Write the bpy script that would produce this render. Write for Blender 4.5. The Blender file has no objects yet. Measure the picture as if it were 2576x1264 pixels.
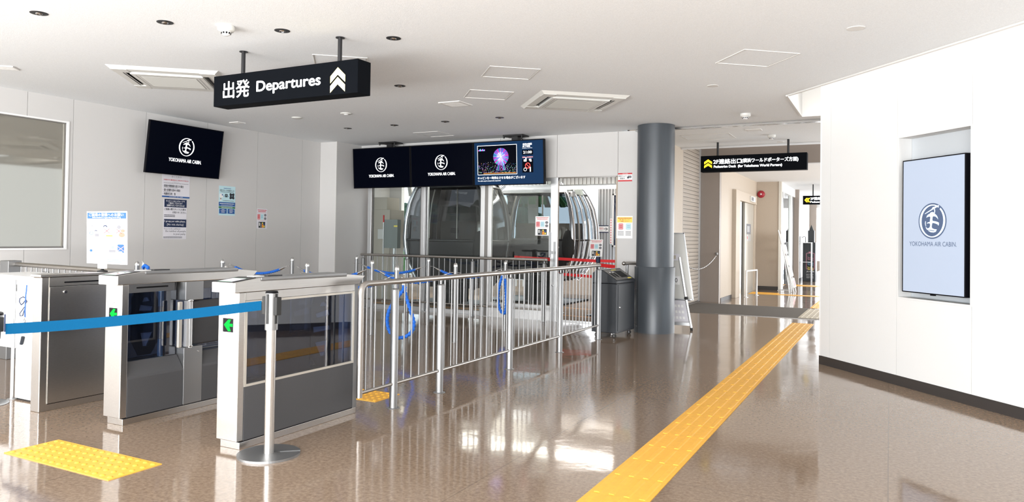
import bpy, bmesh, math, random
from mathutils import Vector, Matrix
from math import sin, cos, pi, radians
random.seed(7)
sc = bpy.context.scene
COL = sc.collection

# ---------------------------------------------------------------- camera, world, lights
def set_camera():
    f, cy = 1829.7, 566.5
    yaw, pitch, roll = radians(27.44), radians(.92), radians(.819)
    fw = Vector((-sin(yaw)*cos(pitch), cos(yaw)*cos(pitch), sin(pitch)))
    r = Vector((cos(yaw), sin(yaw), 0)); u = r.cross(fw)
    r2 = r*cos(roll) + u*sin(roll); u2 = u*cos(roll) - r*sin(roll)
    cam = bpy.data.cameras.new('camera'); o = bpy.data.objects.new('camera', cam); COL.objects.link(o)
    o.matrix_world = Matrix(((r2.x, u2.x, -fw.x, 0), (r2.y, u2.y, -fw.y, 0), (r2.z, u2.z, -fw.z, 1.225), (0, 0, 0, 1)))
    cam.sensor_width = 36; cam.lens = f/2576*36; cam.shift_y = -(632-cy)/2576
    cam.clip_start = .05; cam.clip_end = 300
    sc.camera = o
set_camera()
sc.view_settings.view_transform = 'Standard'; sc.view_settings.look = 'None'
sc.view_settings.gamma = 1; sc.view_settings.exposure = .28
sc.view_settings.use_curve_mapping = False
sc.cycles.use_denoising = True
sc.cycles.max_bounces = 10; sc.cycles.diffuse_bounces = 6; sc.cycles.transparent_max_bounces = 16
sc.cycles.sample_clamp_indirect = 6
w = bpy.data.worlds.new('world'); sc.world = w; w.use_nodes = True
bg = w.node_tree.nodes['Background']; bg.inputs[0].default_value = (.86, .93, 1, 1); bg.inputs[1].default_value = 1.6

def area(name, loc, rot, sx, sy, power, col=(1, 1, 1), spread=180):
    l = bpy.data.lights.new(name, 'AREA'); l.shape = 'RECTANGLE'; l.size = sx; l.size_y = sy
    l.energy = power; l.color = col; l.spread = radians(spread)
    o = bpy.data.objects.new(name, l); COL.objects.link(o); o.location = loc; o.rotation_euler = rot
    return o
# daylight through the glazed front behind the camera, the hall's windows on the right and the skylight slot
area('daylight_front', (-3.2, -2.7, 1.45), (radians(98), 0, 0), 12, 2.4, 620, (.95, .98, 1))
area('ceiling_fill', (-3.2, -2.9, .35), (radians(128), 0, 0), 12, .8, 620, (1, .97, .93))  # added fill aimed upward to brighten the ceiling, not a known source
area('daylight_hall', (2.4, 16.5, 1.5), (radians(96), 0, radians(90)), 9, 2.4, 300, (1, .98, .95))
area('daylight_hall_end', (-.6, 27.2, 1.4), (radians(90), 0, radians(180)), 4, 2.4, 220, (.98, .99, 1))
area('daylight_slot', (.5, 6.9, 3.25), (0, 0, radians(-50)), 4.0, .9, 110, (1, .98, .95))
area('daylight_platform', (-6.5, 13.6, 1.0), (radians(112), 0, radians(180)), 4, 1.6, 80, (.97, .99, 1))
area('platform_lamps', (-5.8, 12.4, 2.7), (radians(-12), 0, 0), 4.5, .5, 150, (1, .94, .86))

# ---------------------------------------------------------------- materials
MATS = {}
def mat(name, col, rough=.5, metal=0, spec=.5, emit=None, es=1, noise=0, nscale=40, coat=0, bump=0, bscale=60, stretch=None):
    m = bpy.data.materials.new(name); m.use_nodes = True; nt = m.node_tree; b = nt.nodes['Principled BSDF']
    b.inputs['Base Color'].default_value = (*col, 1); b.inputs['Roughness'].default_value = rough
    b.inputs['Metallic'].default_value = metal; b.inputs['Specular IOR Level'].default_value = spec
    if coat: b.inputs['Coat Weight'].default_value = coat; b.inputs['Coat Roughness'].default_value = .06
    if emit: b.inputs['Emission Color'].default_value = (*emit, 1); b.inputs['Emission Strength'].default_value = es
    if noise or bump:
        tc = nt.nodes.new('ShaderNodeTexCoord'); mp = nt.nodes.new('ShaderNodeMapping'); nt.links.new(tc.outputs['Object'], mp.inputs[0])
        if stretch: mp.inputs['Scale'].default_value = stretch
    if noise:
        n = nt.nodes.new('ShaderNodeTexNoise'); n.inputs['Scale'].default_value = nscale; n.inputs['Detail'].default_value = 6
        nt.links.new(mp.outputs[0], n.inputs[0])
        r = nt.nodes.new('ShaderNodeValToRGB')
        r.color_ramp.elements[0].position = .3; r.color_ramp.elements[1].position = .7
        r.color_ramp.elements[0].color = (*[c*(1-noise) for c in col], 1)
        r.color_ramp.elements[1].color = (*[min(1, c*(1+noise)) for c in col], 1)
        nt.links.new(n.outputs[0], r.inputs[0]); nt.links.new(r.outputs[0], b.inputs['Base Color'])
    if bump:
        n2 = nt.nodes.new('ShaderNodeTexNoise'); n2.inputs['Scale'].default_value = bscale; n2.inputs['Detail'].default_value = 3
        nt.links.new(mp.outputs[0], n2.inputs[0])
        bp = nt.nodes.new('ShaderNodeBump'); bp.inputs['Strength'].default_value = bump; bp.inputs['Distance'].default_value = .01
        nt.links.new(n2.outputs[0], bp.inputs['Height']); nt.links.new(bp.outputs[0], b.inputs['Normal'])
    MATS[name] = m; return m
def glass(name, tint, ior=1.45, refl=None):
    m = bpy.data.materials.new(name); m.use_nodes = True; nt = m.node_tree; nt.nodes.clear()
    out = nt.nodes.new('ShaderNodeOutputMaterial'); t = nt.nodes.new('ShaderNodeBsdfTransparent'); g = nt.nodes.new('ShaderNodeBsdfGlossy')
    t.inputs[0].default_value = (*tint, 1); g.inputs['Roughness'].default_value = .01; g.inputs[0].default_value = (.95, .95, .95, 1)
    mx = nt.nodes.new('ShaderNodeMixShader')
    if refl is None:
        fr = nt.nodes.new('ShaderNodeFresnel'); fr.inputs[0].default_value = ior; nt.links.new(fr.outputs[0], mx.inputs[0])
    else:
        lw = nt.nodes.new('ShaderNodeLayerWeight'); lw.inputs[0].default_value = .35
        mr = nt.nodes.new('ShaderNodeMapRange'); mr.inputs[3].default_value = refl; mr.inputs[4].default_value = min(1, refl*2.6)
        nt.links.new(lw.outputs['Facing'], mr.inputs[0]); nt.links.new(mr.outputs[0], mx.inputs[0])
    nt.links.new(t.outputs[0], mx.inputs[1]); nt.links.new(g.outputs[0], mx.inputs[2]); nt.links.new(mx.outputs[0], out.inputs[0])
    MATS[name] = m; return m

mat('wall', (.62, .61, .60), .6, noise=.015, nscale=200)
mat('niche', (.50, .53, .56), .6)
mat('outline', (.40, .40, .42), .5)
mat('plate', (.05, .052, .056), .5)
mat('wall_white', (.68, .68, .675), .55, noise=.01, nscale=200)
mat('wall_beige', (.47, .40, .325), .55, noise=.05, nscale=30, stretch=(6, 6, 1))
mat('wall_tan', (.33, .28, .245), .55, noise=.03, nscale=150)
mat('gap', (.22, .21, .2), .8)
mat('ceiling', (.82, .845, .865), .85, noise=.07, nscale=170, bump=.15, bscale=220)
mat('ceil_trim', (.72, .71, .69), .5)
mat('baseboard', (.035, .03, .028), .45)
mat('yellow', (.80, .41, .045), .5, noise=.06, nscale=30)
mat('yellow_grey', (.50, .44, .34), .6)
mat('mat_carpet', (.105, .092, .078), .95, noise=.25, nscale=300)
mat('steel', (.62, .605, .585), .3, 1, noise=.06, nscale=60, stretch=(1, 1, 12))
mat('steel_h', (.62, .605, .585), .27, 1, noise=.06, nscale=60, stretch=(1, .1, 8))
mat('steel_satin', (.33, .335, .34), .45, 1)
mat('rail_steel', (.46, .435, .41), .34, 1)
mat('chrome', (.75, .75, .75), .12, 1)
mat('alu', (.66, .67, .68), .35, .7)
mat('alu_dark', (.22, .21, .2), .4, .6)
mat('frame_beige', (.62, .59, .53), .35, .6)
mat('charcoal', (.062, .062, .066), .5, noise=.1, nscale=400)
mat('dark_metal', (.012, .012, .014), .35, noise=.1, nscale=300)
mat('black', (.004, .004, .005), .45, spec=.12)
mat('rubber', (.02, .02, .02), .7)
mat('signbody', (.004, .005, .007), .6, spec=.03)
mat('pillar', (.066, .076, .088), .36, .1, noise=.06, nscale=5, stretch=(3, 3, .4))
mat('cart', (.022, .026, .032), .42, .2)
mat('belt', (.003, .06, .14), .9, spec=.04, noise=.12, nscale=300, stretch=(1, 1, 1))
mat('belt_red', (.80, .015, .02), .6)
mat('rope', (.015, .16, .70), .65, noise=.15, nscale=200)
mat('white', (.82, .82, .82), .5)
mat('whitegloss', (.85, .85, .85), .3)
mat('offwhite', (.70, .70, .67), .5)
mat('ac_grille', (.56, .56, .53), .6)
mat('paper', (.74, .73, .78), .6)
mat('paper_white', (.95, .95, .95), .5)
mat('ink_dark', (.02, .025, .035), .6)
mat('ink_grey', (.20, .20, .22), .6)
mat('ink_navy', (.012, .025, .075), .5)
mat('ink_blue', (.02, .10, .33), .5)
mat('ink_skyblue', (.025, .11, .40), .5)
mat('ink_lightblue', (.22, .46, .60), .5)
mat('ink_paleblue', (.55, .78, .84), .5)
mat('ink_green', (.03, .17, .08), .5)
mat('ink_red', (.60, .02, .03), .5)
mat('ink_pink', (.75, .30, .32), .5)
mat('ink_orange', (.85, .32, .03), .5)
mat('ink_yellow', (.90, .75, .12), .5)
mat('ink_brown', (.40, .20, .14), .5)
mat('ink_white', (.88, .88, .88), .5)
mat('glow_white', (.9, .9, .9), .5, emit=(.93, .96, 1), es=2.2)
mat('glow_soft', (.9, .9, .9), .5, emit=(.93, .96, 1), es=.85)
mat('glow_yellow', (.9, .6, .05), .5, emit=(1, .72, .0), es=1.0)
mat('glow_yellow_hot', (.9, .8, .4), .5, emit=(1, .80, .28), es=2.6)
mat('glow_green', (0, .05, .01), .5, spec=.05, emit=(0, 1, .07), es=.85)
mat('glow_red', (.7, .05, .05), .5, emit=(1, .06, .04), es=.8)
mat('glow_pink', (.7, .3, .3), .5, emit=(1, .45, .5), es=.8)
mat('glow_lamp', (1, 1, 1), .5, emit=(1, .93, .84), es=9)
mat('glow_led', (1, 1, 1), .5, emit=(1, .9, .78), es=7)
mat('screen_black', (.0012, .0012, .003), .3, spec=.02, emit=(.0, .002, .008), es=.3)
mat('screen_navy', (.002, .005, .016), .3, spec=.03, emit=(.010, .045, .12), es=.65)
mat('screen_grey', (.2, .23, .28), .35, spec=.2, emit=(.42, .48, .60), es=.68)
mat('logo_slate', (.05, .07, .12), .4, emit=(.04, .06, .11), es=1)
mat('logo_pale', (.6, .7, .8), .4, emit=(.55, .68, .78), es=.8)
mat('bezel', (.004, .004, .006), .5, spec=.1)
mat('bell_red', (.35, .015, .03), .45)
mat('shutter', (.40, .35, .30), .45)
mat('box_beige', (.55, .50, .42), .6)
mat('box_green', (.22, .25, .24), .5)
mat('cabin_silver', (.55, .57, .62), .22, .8)
mat('cabin_dark', (.03, .03, .033), .3)
mat('cabin_seat', (.30, .22, .16), .6)
mat('lawn', (.05, .16, .045), .9, noise=.3, nscale=3)
mat('hedge', (.02, .075, .045), .9, noise=.5, nscale=4)
mat('deck', (.23, .16, .11), .75, spec=.15, noise=.15, nscale=8)
mat('platform_dark', (.045, .045, .05), .6)
mat('kiosk', (.03, .035, .04), .5)
mat('kiosk_pink', (.5, .22, .28), .5)
mat('kiosk_blue', (.2, .42, .6), .5)
for i, c in enumerate([(.9, .1, .75), (.1, .25, 1), (.1, .9, .9), (.45, .15, 1), (.9, .9, .95), (.1, .9, .35), (1, .6, .15)]):
    mat('neon%d' % i, c, .5, emit=c, es=.85)
glass('glass', (.93, .96, .95), 1.35)
glass('glass_dark', (.42, .47, .58), refl=.08)
glass('glass_cabin', (.50, .55, .58), 1.5)
glass('glass_cabin_dark', (.20, .20, .21), 1.6)
mat('mirror_window', (.36, .345, .30), .03, .55, 1)
def floor_material():
    m = mat('floor', (.3, .22, .16), .14, spec=.6)
    nt = m.node_tree; b = nt.nodes['Principled BSDF']; L = nt.links.new
    tc = nt.nodes.new('ShaderNodeTexCoord')
    n = nt.nodes.new('ShaderNodeTexNoise'); n.inputs['Scale'].default_value = 48; n.inputs['Detail'].default_value = 8; n.inputs['Roughness'].default_value = .72
    r = nt.nodes.new('ShaderNodeValToRGB'); r.color_ramp.elements[0].position = .34; r.color_ramp.elements[1].position = .68
    r.color_ramp.elements[0].color = (.168, .117, .082, 1); r.color_ramp.elements[1].color = (.325, .24, .172, 1)
    L(tc.outputs['Object'], n.inputs[0]); L(n.outputs[0], r.inputs[0])
    # thin seams between sheets
    br = nt.nodes.new('ShaderNodeTexBrick'); br.inputs['Scale'].default_value = 1; br.offset = 0
    br.inputs['Mortar Size'].default_value = .0035; br.inputs['Brick Width'].default_value = 1.82; br.inputs['Row Height'].default_value = 1.82
    br.inputs['Color1'].default_value = (0, 0, 0, 1); br.inputs['Color2'].default_value = (0, 0, 0, 1); br.inputs['Mortar'].default_value = (1, 1, 1, 1)
    L(tc.outputs['Object'], br.inputs[0])
    mx = nt.nodes.new('ShaderNodeMix'); mx.data_type = 'RGBA'; mx.inputs[7].default_value = (.13, .10, .078, 1)
    sc_ = nt.nodes.new('ShaderNodeMath'); sc_.operation = 'MULTIPLY'; sc_.inputs[1].default_value = .6
    L(br.outputs['Color'], sc_.inputs[0]); L(sc_.outputs[0], mx.inputs[0]); L(r.outputs[0], mx.inputs[6]); L(mx.outputs[2], b.inputs['Base Color'])
    n2 = nt.nodes.new('ShaderNodeTexNoise'); n2.inputs['Scale'].default_value = 2.2; n2.inputs['Detail'].default_value = 5
    bp = nt.nodes.new('ShaderNodeBump'); bp.inputs['Strength'].default_value = .10; bp.inputs['Distance'].default_value = .02
    L(tc.outputs['Object'], n2.inputs[0]); L(n2.outputs[0], bp.inputs['Height']); L(bp.outputs[0], b.inputs['Normal'])
    n3 = nt.nodes.new('ShaderNodeTexNoise'); n3.inputs['Scale'].default_value = 1.3; n3.inputs['Detail'].default_value = 8
    mr = nt.nodes.new('ShaderNodeMapRange'); mr.inputs[1].default_value = .3; mr.inputs[2].default_value = .7; mr.inputs[3].default_value = .05; mr.inputs[4].default_value = .13
    L(tc.outputs['Object'], n3.inputs[0]); L(n3.outputs[0], mr.inputs[0]); L(mr.outputs[0], b.inputs['Roughness'])
floor_material()

# ---------------------------------------------------------------- mesh builder
WL = {}
class MB:
    def __init__(s, *mats):
        s.v = []; s.f = []; s.m = []; s.sm = []; s.mats = list(mats); s.T = Matrix.Identity(4)
    def mi(s, m):
        if m is None: return 0
        if m not in s.mats: s.mats.append(m)
        return s.mats.index(m)
    def add(s, vs, fs, m=None, smooth=False):
        k = len(s.v); i = s.mi(m)
        s.v += [s.T @ Vector(p) for p in vs]
        for f in fs: s.f.append([k+a for a in f]); s.m.append(i); s.sm.append(smooth)
        return s
    def box(s, x0, x1, y0, y1, z0, z1, m=None):
        x0, x1 = sorted((x0, x1)); y0, y1 = sorted((y0, y1)); z0, z1 = sorted((z0, z1))
        return s.add([(x, y, z) for z in (z0, z1) for y in (y0, y1) for x in (x0, x1)],
                     [(0, 2, 3, 1), (4, 5, 7, 6), (0, 1, 5, 4), (2, 6, 7, 3), (0, 4, 6, 2), (1, 3, 7, 5)], m)
    def cyl(s, p0, p1, r, n=20, r2=None, m=None, cap=True):
        p0, p1 = Vector(p0), Vector(p1); d = (p1-p0).normalized(); r2 = r if r2 is None else r2
        a = d.orthogonal().normalized(); b = d.cross(a)
        vs = [p0+(a*cos(2*pi*i/n)+b*sin(2*pi*i/n))*r for i in range(n)]+[p1+(a*cos(2*pi*i/n)+b*sin(2*pi*i/n))*r2 for i in range(n)]
        s.add(vs, [(i, (i+1) % n, n+(i+1) % n, n+i) for i in range(n)], m, True)
        if cap: s.add(vs[:n], [tuple(range(n))[::-1]], m); s.add(vs[n:], [tuple(range(n))], m)
        return s
    def lathe(s, prof, c=(0, 0, 0), n=28, m=None, axis=None):
        c = Vector(c); vs = []; fs = []
        for (r, z) in prof:
            for i in range(n): vs.append(c+Vector((r*cos(2*pi*i/n), r*sin(2*pi*i/n), z)))
        for j in range(len(prof)-1):
            for i in range(n): fs.append((j*n+i, j*n+(i+1) % n, (j+1)*n+(i+1) % n, (j+1)*n+i))
        s.add(vs, fs, m, True)
        if prof[0][0] > 1e-4: s.add(vs[:n], [tuple(range(n))[::-1]], m)
        if prof[-1][0] > 1e-4: s.add(vs[-n:], [tuple(range(n))], m)
        return s
    def tube(s, pts, r, n=12, m=None, lobes=0, twist=0, cap=True):
        pts = [Vector(p) for p in pts]; vs = []; fs = []; N = len(pts); up = None; dist = 0
        for k, p in enumerate(pts):
            d = (pts[min(k+1, N-1)]-pts[max(k-1, 0)]).normalized()
            if up is None: up = d.orthogonal().normalized()
            up = (up-d*up.dot(d)).normalized(); b = d.cross(up)
            if k: dist += (p-pts[k-1]).length
            for i in range(n):
                t = 2*pi*i/n; rr = r if not isinstance(r, (list, tuple)) else r[k]
                if lobes: rr = rr*(1+.34*cos(lobes*(t+dist*twist)))
                vs.append(p+(up*cos(t)+b*sin(t))*rr)
        for k in range(N-1):
            for i in range(n): fs.append((k*n+i, k*n+(i+1) % n, (k+1)*n+(i+1) % n, (k+1)*n+i))
        s.add(vs, fs, m, True)
        if cap: s.add(vs[:n], [tuple(range(n))[::-1]], m); s.add(vs[-n:], [tuple(range(n))], m)
        return s
    def prism(s, poly, axis, a, b, m=None):
        """poly: 2-D points; axis 'x': (y,z), 'y': (x,z), 'z': (x,y)"""
        def P(p, t): return {'x': (t, p[0], p[1]), 'y': (p[0], t, p[1]), 'z': (p[0], p[1], t)}[axis]
        n = len(poly)
        vs = [P(p, a) for p in poly]+[P(p, b) for p in poly]
        return s.add(vs, [tuple(range(n))[::-1], tuple(range(n, 2*n))]+[(i, (i+1) % n, n+(i+1) % n, n+i) for i in range(n)], m)
    def fill(s, loops, m=None, depth=0, z=0):
        """filled 2-D loops (inner loops are holes) in the xy plane of s.T"""
        cu = bpy.data.curves.new('t', 'CURVE'); cu.dimensions = '2D'; cu.fill_mode = 'BOTH' if depth else 'FRONT'; cu.extrude = depth/2
        for lp in loops:
            sp = cu.splines.new('POLY'); sp.points.add(len(lp)-1); sp.use_cyclic_u = True
            for i, p in enumerate(lp): sp.points[i].co = (p[0], p[1], 0, 1)
        return s._curve(cu, m, Matrix.Translation((0, 0, z)))
    def _curve(s, cu, m, M):
        o = bpy.data.objects.new('t', cu); COL.objects.link(o); dg = bpy.context.evaluated_depsgraph_get(); dg.update()
        me = bpy.data.meshes.new_from_object(o.evaluated_get(dg))
        s.add([M @ v.co for v in me.vertices], [tuple(p.vertices) for p in me.polygons], m)
        bpy.data.objects.remove(o); bpy.data.curves.remove(cu); bpy.data.meshes.remove(me); return s
    def text(s, body, x0, y0, w, h, m=None, bold=0, z=.0012, depth=0, res=3, spacing=1):
        """text whose ink fills the rectangle x0,y0 (lower left) w,h in the xy plane of s.T"""
        cu = bpy.data.curves.new('t', 'FONT'); cjk = any(ord(c) > 0x2fff for c in body); cu.body = body; cu.offset = 0; cu.resolution_u = res; cu.extrude = depth; cu.space_character = spacing
        o = bpy.data.objects.new('t', cu); COL.objects.link(o); dg = bpy.context.evaluated_depsgraph_get(); dg.update()
        me = bpy.data.meshes.new_from_object(o.evaluated_get(dg))
        if me.vertices:
            xs = [v.co.x for v in me.vertices]; ys = [v.co.y for v in me.vertices]
            a, b, c, d = min(xs), max(xs), min(ys), max(ys)
            M = Matrix.Translation((x0, y0, z)) @ Matrix.Diagonal((w/(b-a), h/(d-c), 1, 1)) @ Matrix.Translation((-a, -c, 0))
            q_ = .018 if cjk else min(.030, bold*.9); sh = [(0, 0)] if bold < .018 else [(-q_, 0), (q_, 0), (0, q_*.7), (0, -q_*.7)]
            for q, (dx, dy) in enumerate(sh):
                D_ = Matrix.Translation((dx*h/body.count('\n') if '\n' in body else dx*h, dy*h, q*.00004))
                s.add([D_ @ M @ v.co for v in me.vertices], [tuple(p.vertices) for p in me.polygons], m)
        bpy.data.objects.remove(o); bpy.data.curves.remove(cu); bpy.data.meshes.remove(me); return s
    def build(s, name, parent=None, bevel=0, local=False, seg=2):
        me = bpy.data.meshes.new(name); me.from_pydata([tuple(v) for v in s.v], [], s.f)
        for m in s.mats: me.materials.append(MATS[m])
        me.polygons.foreach_set('material_index', s.m); me.polygons.foreach_set('use_smooth', s.sm); me.update()
        o = bpy.data.objects.new(name, me); COL.objects.link(o); WL[o] = Vector((0, 0, 0))
        if parent is not None:
            o.parent = parent
            if not local: o.location = -WL[parent]
            else: WL[o] = WL[parent].copy()
        if bevel:
            b = o.modifiers.new('bevel', 'BEVEL'); b.width = bevel; b.segments = seg; b.limit_method = 'ANGLE'; b.angle_limit = radians(40)
        return o
def tag(o, label=None, cat=None, group=None, kind=None):
    if label: o['label'] = label
    if cat: o['category'] = cat
    if group: o['group'] = group
    if kind: o['kind'] = kind
    return o
def thing(name, loc, label, cat, group=None):
    o = bpy.data.objects.new(name, None); COL.objects.link(o); o.location = loc; o.empty_display_size = .1; WL[o] = Vector(loc)
    return tag(o, label, cat, group)
def copy_tree(o, parent=None):
    c = o.copy(); COL.objects.link(c)
    if parent is not None: c.parent = parent
    for ch in list(o.children): copy_tree(ch, c)
    return c
def struct(o): o['kind'] = 'structure'; return o
def frame(o, u, v=(0, 0, 1)):
    u = Vector(u).normalized(); v = Vector(v).normalized(); n = u.cross(v)
    return Matrix(((u.x, v.x, n.x, o[0]), (u.y, v.y, n.y, o[1]), (u.z, v.z, n.z, o[2]), (0, 0, 0, 1)))
def arcpts(cx, cy, r, a0, a1, n): return [(cx+r*cos(a0+(a1-a0)*i/n), cy+r*sin(a0+(a1-a0)*i/n)) for i in range(n+1)]
def rrect(x0, y0, x1, y1, r, n=4):
    return arcpts(x1-r, y0+r, r, -pi/2, 0, n)+arcpts(x1-r, y1-r, r, 0, pi/2, n)+arcpts(x0+r, y1-r, r, pi/2, pi, n)+arcpts(x0+r, y0+r, r, pi, 1.5*pi, n)

ZC = 2.72      # main ceiling
XL = -8.27     # left wall
YB = 9.70      # back wall
RA = Vector((-.608, 7.877)); RD = Vector((.639, -.769)); RN = Vector((-.769, -.639))
def rw(s, off=0): p = RA+RD*s+RN*off; return (p.x, p.y)

# ---------------------------------------------------------------- floor, ceilings, walls
m = MB('floor'); m.box(-12, 9, -3.4, 9.75, -.1, 0); m.box(-3.45, 4, 9.75, 28, -.1, 0)
struct(m.build('floor'))
m = MB('deck'); m.box(-12, -3.46, 9.75, 14.6, -.12, -.004); [m.box(-12, -3.46, y, y+.03, -.004, -.002, 'ink_orange') for y in (10.55, 11.7)]; m.box(-12, -3.46, 9.90, 9.97, -.004, 0, 'alu_dark')
struct(m.build('floor'))
# main ceiling: polygon that stops along the slanted edge in front of the right wall and round the open shaft
poly = [(-8.5, -3.2), (5.6, -3.2), (5.6, .249), (.789, 5.857), (-.685, 7.575), (-.94, 7.891), (-.94, 9.30), (1.2, 9.30), (1.2, 9.62), (-3.3, 9.62), (-3.3, 9.95), (-8.5, 9.95)]
m = MB('ceiling')
m.T = Matrix.Translation((0, 0, ZC+.06)); m.fill([poly], 'ceiling', .12)
struct(m.build('ceiling'))
m = MB('ceil_trim')   # lip of the ceiling edge along the slot
a = Vector((5.6, .249)); b = Vector((-.94, 7.891)); d = (b-a).normalized(); nn = Vector((d.y, -d.x))
for p, q in ((a, b),):
    m.add([(p.x, p.y, ZC-.012), (q.x, q.y, ZC-.012), (q.x+nn.x*.03, q.y+nn.y*.03, ZC-.012), (p.x+nn.x*.03, p.y+nn.y*.03, ZC-.012),
           (p.x, p.y, ZC+.16), (q.x, q.y, ZC+.16), (q.x+nn.x*.03, q.y+nn.y*.03, ZC+.16), (p.x+nn.x*.03, p.y+nn.y*.03, ZC+.16)],
          [(0, 1, 2, 3), (4, 5, 6, 7), (0, 1, 5, 4), (1, 2, 6, 5), (2, 3, 7, 6), (3, 0, 4, 7)])
m.box(-.955, -.935, 7.9, 9.3, ZC-.012, ZC+.3); m.box(-.94, .8, 9.28, 9.32, ZC-.012, ZC+.5)
struct(m.build('trim_1'))
m = MB('wall_white')  # raised shaft above the slot
m.box(-2.2, 6, -.5, 9.6, 3.42, 3.5)
struct(m.build('ceiling'))
# hall ceilings
m = MB('ceiling'); m.box(-3.6, 3, 9.66, 12.9, 2.85, 2.95); m.box(-3.8, 3, 12.9, 14.45, 3.15, 3.25); m.box(-3.3, 3, 14.6, 27.3, 2.675, 2.8)
struct(m.build('ceiling'))
m = MB('alu_dark', 'chrome'); m.box(-3.1, .9, 9.625, 9.66, ZC-.02, ZC+.14); m.box(-3.1, .9, 9.60, 9.622, ZC-.03, ZC-.008, 'chrome'); m.box(-3.1, .9, 9.662, 9.68, ZC-.03, ZC-.01, 'chrome')
struct(m.build('trim_2'))
m = MB('ceil_trim'); m.box(-3.3, 3, 12.86, 12.9, 2.82, 3.2); m.box(-3.3, 3, 12.85, 12.862, 2.815, 2.845, 'whitegloss')
struct(m.build('trim_3'))

# left wall in panels with a reflective office window
m = MB('wall', 'gap')
WY0, WY1, WZ0, WZ1 = 1.9, 4.985, 1.008, 2.458
m.box(XL-.16, XL-.03, -3.2, WY0, 0, ZC, 'gap'); m.box(XL-.16, XL-.03, WY1, 9.25, 0, ZC, 'gap')
m.box(XL-.16, XL-.03, WY0, WY1, 0, WZ0-.002, 'gap'); m.box(XL-.16, XL-.03, WY0, WY1, WZ1+.002, ZC, 'gap')
g = .0025; ys = [-3.2, -1.9, -.98, -.06, .86, 1.9]
for i in range(5): m.box(XL-.035, XL, ys[i]+g, ys[i+1]-g, 0, ZC)
ys = [WY0, 2.69, 3.61, 4.534, 5.034]
for i in range(4):
    y1 = ys[i+1]
    m.box(XL-.035, XL, ys[i]+g, y1-g, 0, WZ0); m.box(XL-.035, XL, ys[i]+g, y1-g, WZ1, ZC)
m.box(XL-.035, XL, WY1, 5.034-g, WZ0, WZ1)
ys = [5.034, 5.947, 6.872, 7.763, 8.676, 9.09]
for i in range(5): m.box(XL-.035, XL, ys[i]+g, ys[i+1]-g, 0, ZC)
struct(m.build('wall_left'))
wf = MB('whitegloss'); 
for (y0, y1, z0, z1) in ((WY0, WY1, WZ0-.0, WZ0+.018), (WY0, WY1, WZ1-.018, WZ1), (WY0, WY0+.018, WZ0+.018, WZ1-.018), (WY1-.018, WY1, WZ0+.018, WZ1-.018)):
    wf.box(XL-.16, XL+.012, y0, y1, z0, z1)
wfo = struct(wf.build('window_1'))
m = MB('alu_dark'); m.box(XL-.06, XL-.02, WY0+.018, WY1-.018, WZ0+.018, WZ0+.035); m.box(XL-.06, XL-.02, WY0+.018, WY1-.018, WZ1-.026, WZ1-.018); m.box(XL-.06, XL-.02, WY1-.026, WY1-.018, WZ0+.018, WZ1-.018)
m.build('window_frame', wfo)
m = MB('mirror_window'); m.box(XL-.040, XL-.034, WY0+.018, WY1-.018, WZ0+.03, WZ1-.02); m.build('window_pane', wfo)
# corner return and back wall
m = MB('wall', 'gap')
m.box(XL, -7.92, 9.09, 9.30, 0, ZC)            # short face
m.box(-8.3, -7.92, 9.30, 9.9, 0, ZC)
m.box(-7.925, -7.917, 9.078, 9.10, 0, ZC, 'ceil_trim')
struct(m.build('wall_corner'))
m = MB('wall', 'gap')
xs = [-7.92, -7.05, -6.17, -5.25, -4.31, -3.38]
m.box(-7.92, -3.38, YB+.03, YB+.2, 2.12, ZC, 'gap')
for i in range(5): m.box(xs[i]+g, xs[i+1]-g, YB, YB+.035, 2.105, ZC)
m.box(-7.92, -3.38, YB, YB+.2, 2.10, 2.104, 'ceil_trim')
m.box(-3.38+g, -3.0, YB, YB+.16, 0, ZC)
struct(m.build('wall_back'))
struct(MB('wall_beige').box(-3.46, -3.3, YB+.161, 13.0, 0, 2.85).build('wall_hall_left'))
# right wall with niche
m = MB('wall_white', 'gap', 'whitegloss')
def rbox(mb, s0, s1, o0, o1, z0, z1, mt=None):
    P = [rw(s0, o0), rw(s1, o0), rw(s1, o1), rw(s0, o1)]
    mb.add([(*p, z0) for p in P]+[(*p, z1) for p in P], [(3, 2, 1, 0), (4, 5, 6, 7), (0, 1, 5, 4), (1, 2, 6, 5), (2, 3, 7, 6), (3, 0, 4, 7)], mt)
ZT = 3.42
for s0, s1 in ((0, .143), (.143, 1.0405), (1.8165, 2.70), (2.70, 3.6), (3.6, 4.5), (4.5, 5.4), (5.4, 6.4), (6.4, 9)):
    rbox(m, s0+(.0015 if s0 else 0), s1-.0015, -.04, 0, .085, ZT)
rbox(m, 1.0420, 1.8150, -.04, 0, .085, .7415); rbox(m, 1.0420, 1.8150, -.04, 0, 2.1335, ZT)
rbox(m, 0, 1.0405, -.30, -.041, 0, ZT, 'gap'); rbox(m, 1.8165, 9, -.30, -.041, 0, ZT, 'gap')
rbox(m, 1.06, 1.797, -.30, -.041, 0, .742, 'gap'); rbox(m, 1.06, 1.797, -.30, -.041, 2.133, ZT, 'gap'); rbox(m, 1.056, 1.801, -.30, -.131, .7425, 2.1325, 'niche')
rbox(m, 1.0405, 1.056, -.13, 0, .742, 2.133, 'wall_white'); rbox(m, 1.801, 1.8165, -.13, 0, .742, 2.133, 'wall_white')
rbox(m, 1.056, 1.801, -.13, 0, .742, .757, 'wall_white'); rbox(m, 1.056, 1.801, -.13, 0, 2.118, 2.133, 'wall_white')
rbox(m, -.02, 0, -.30, 0, 0, ZT, 'whitegloss')
struct(m.build('wall_right'))
m = MB('baseboard'); rbox(m, -.015, 9, -.04, .004, 0, .083); struct(m.build('baseboard_right'))
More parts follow.
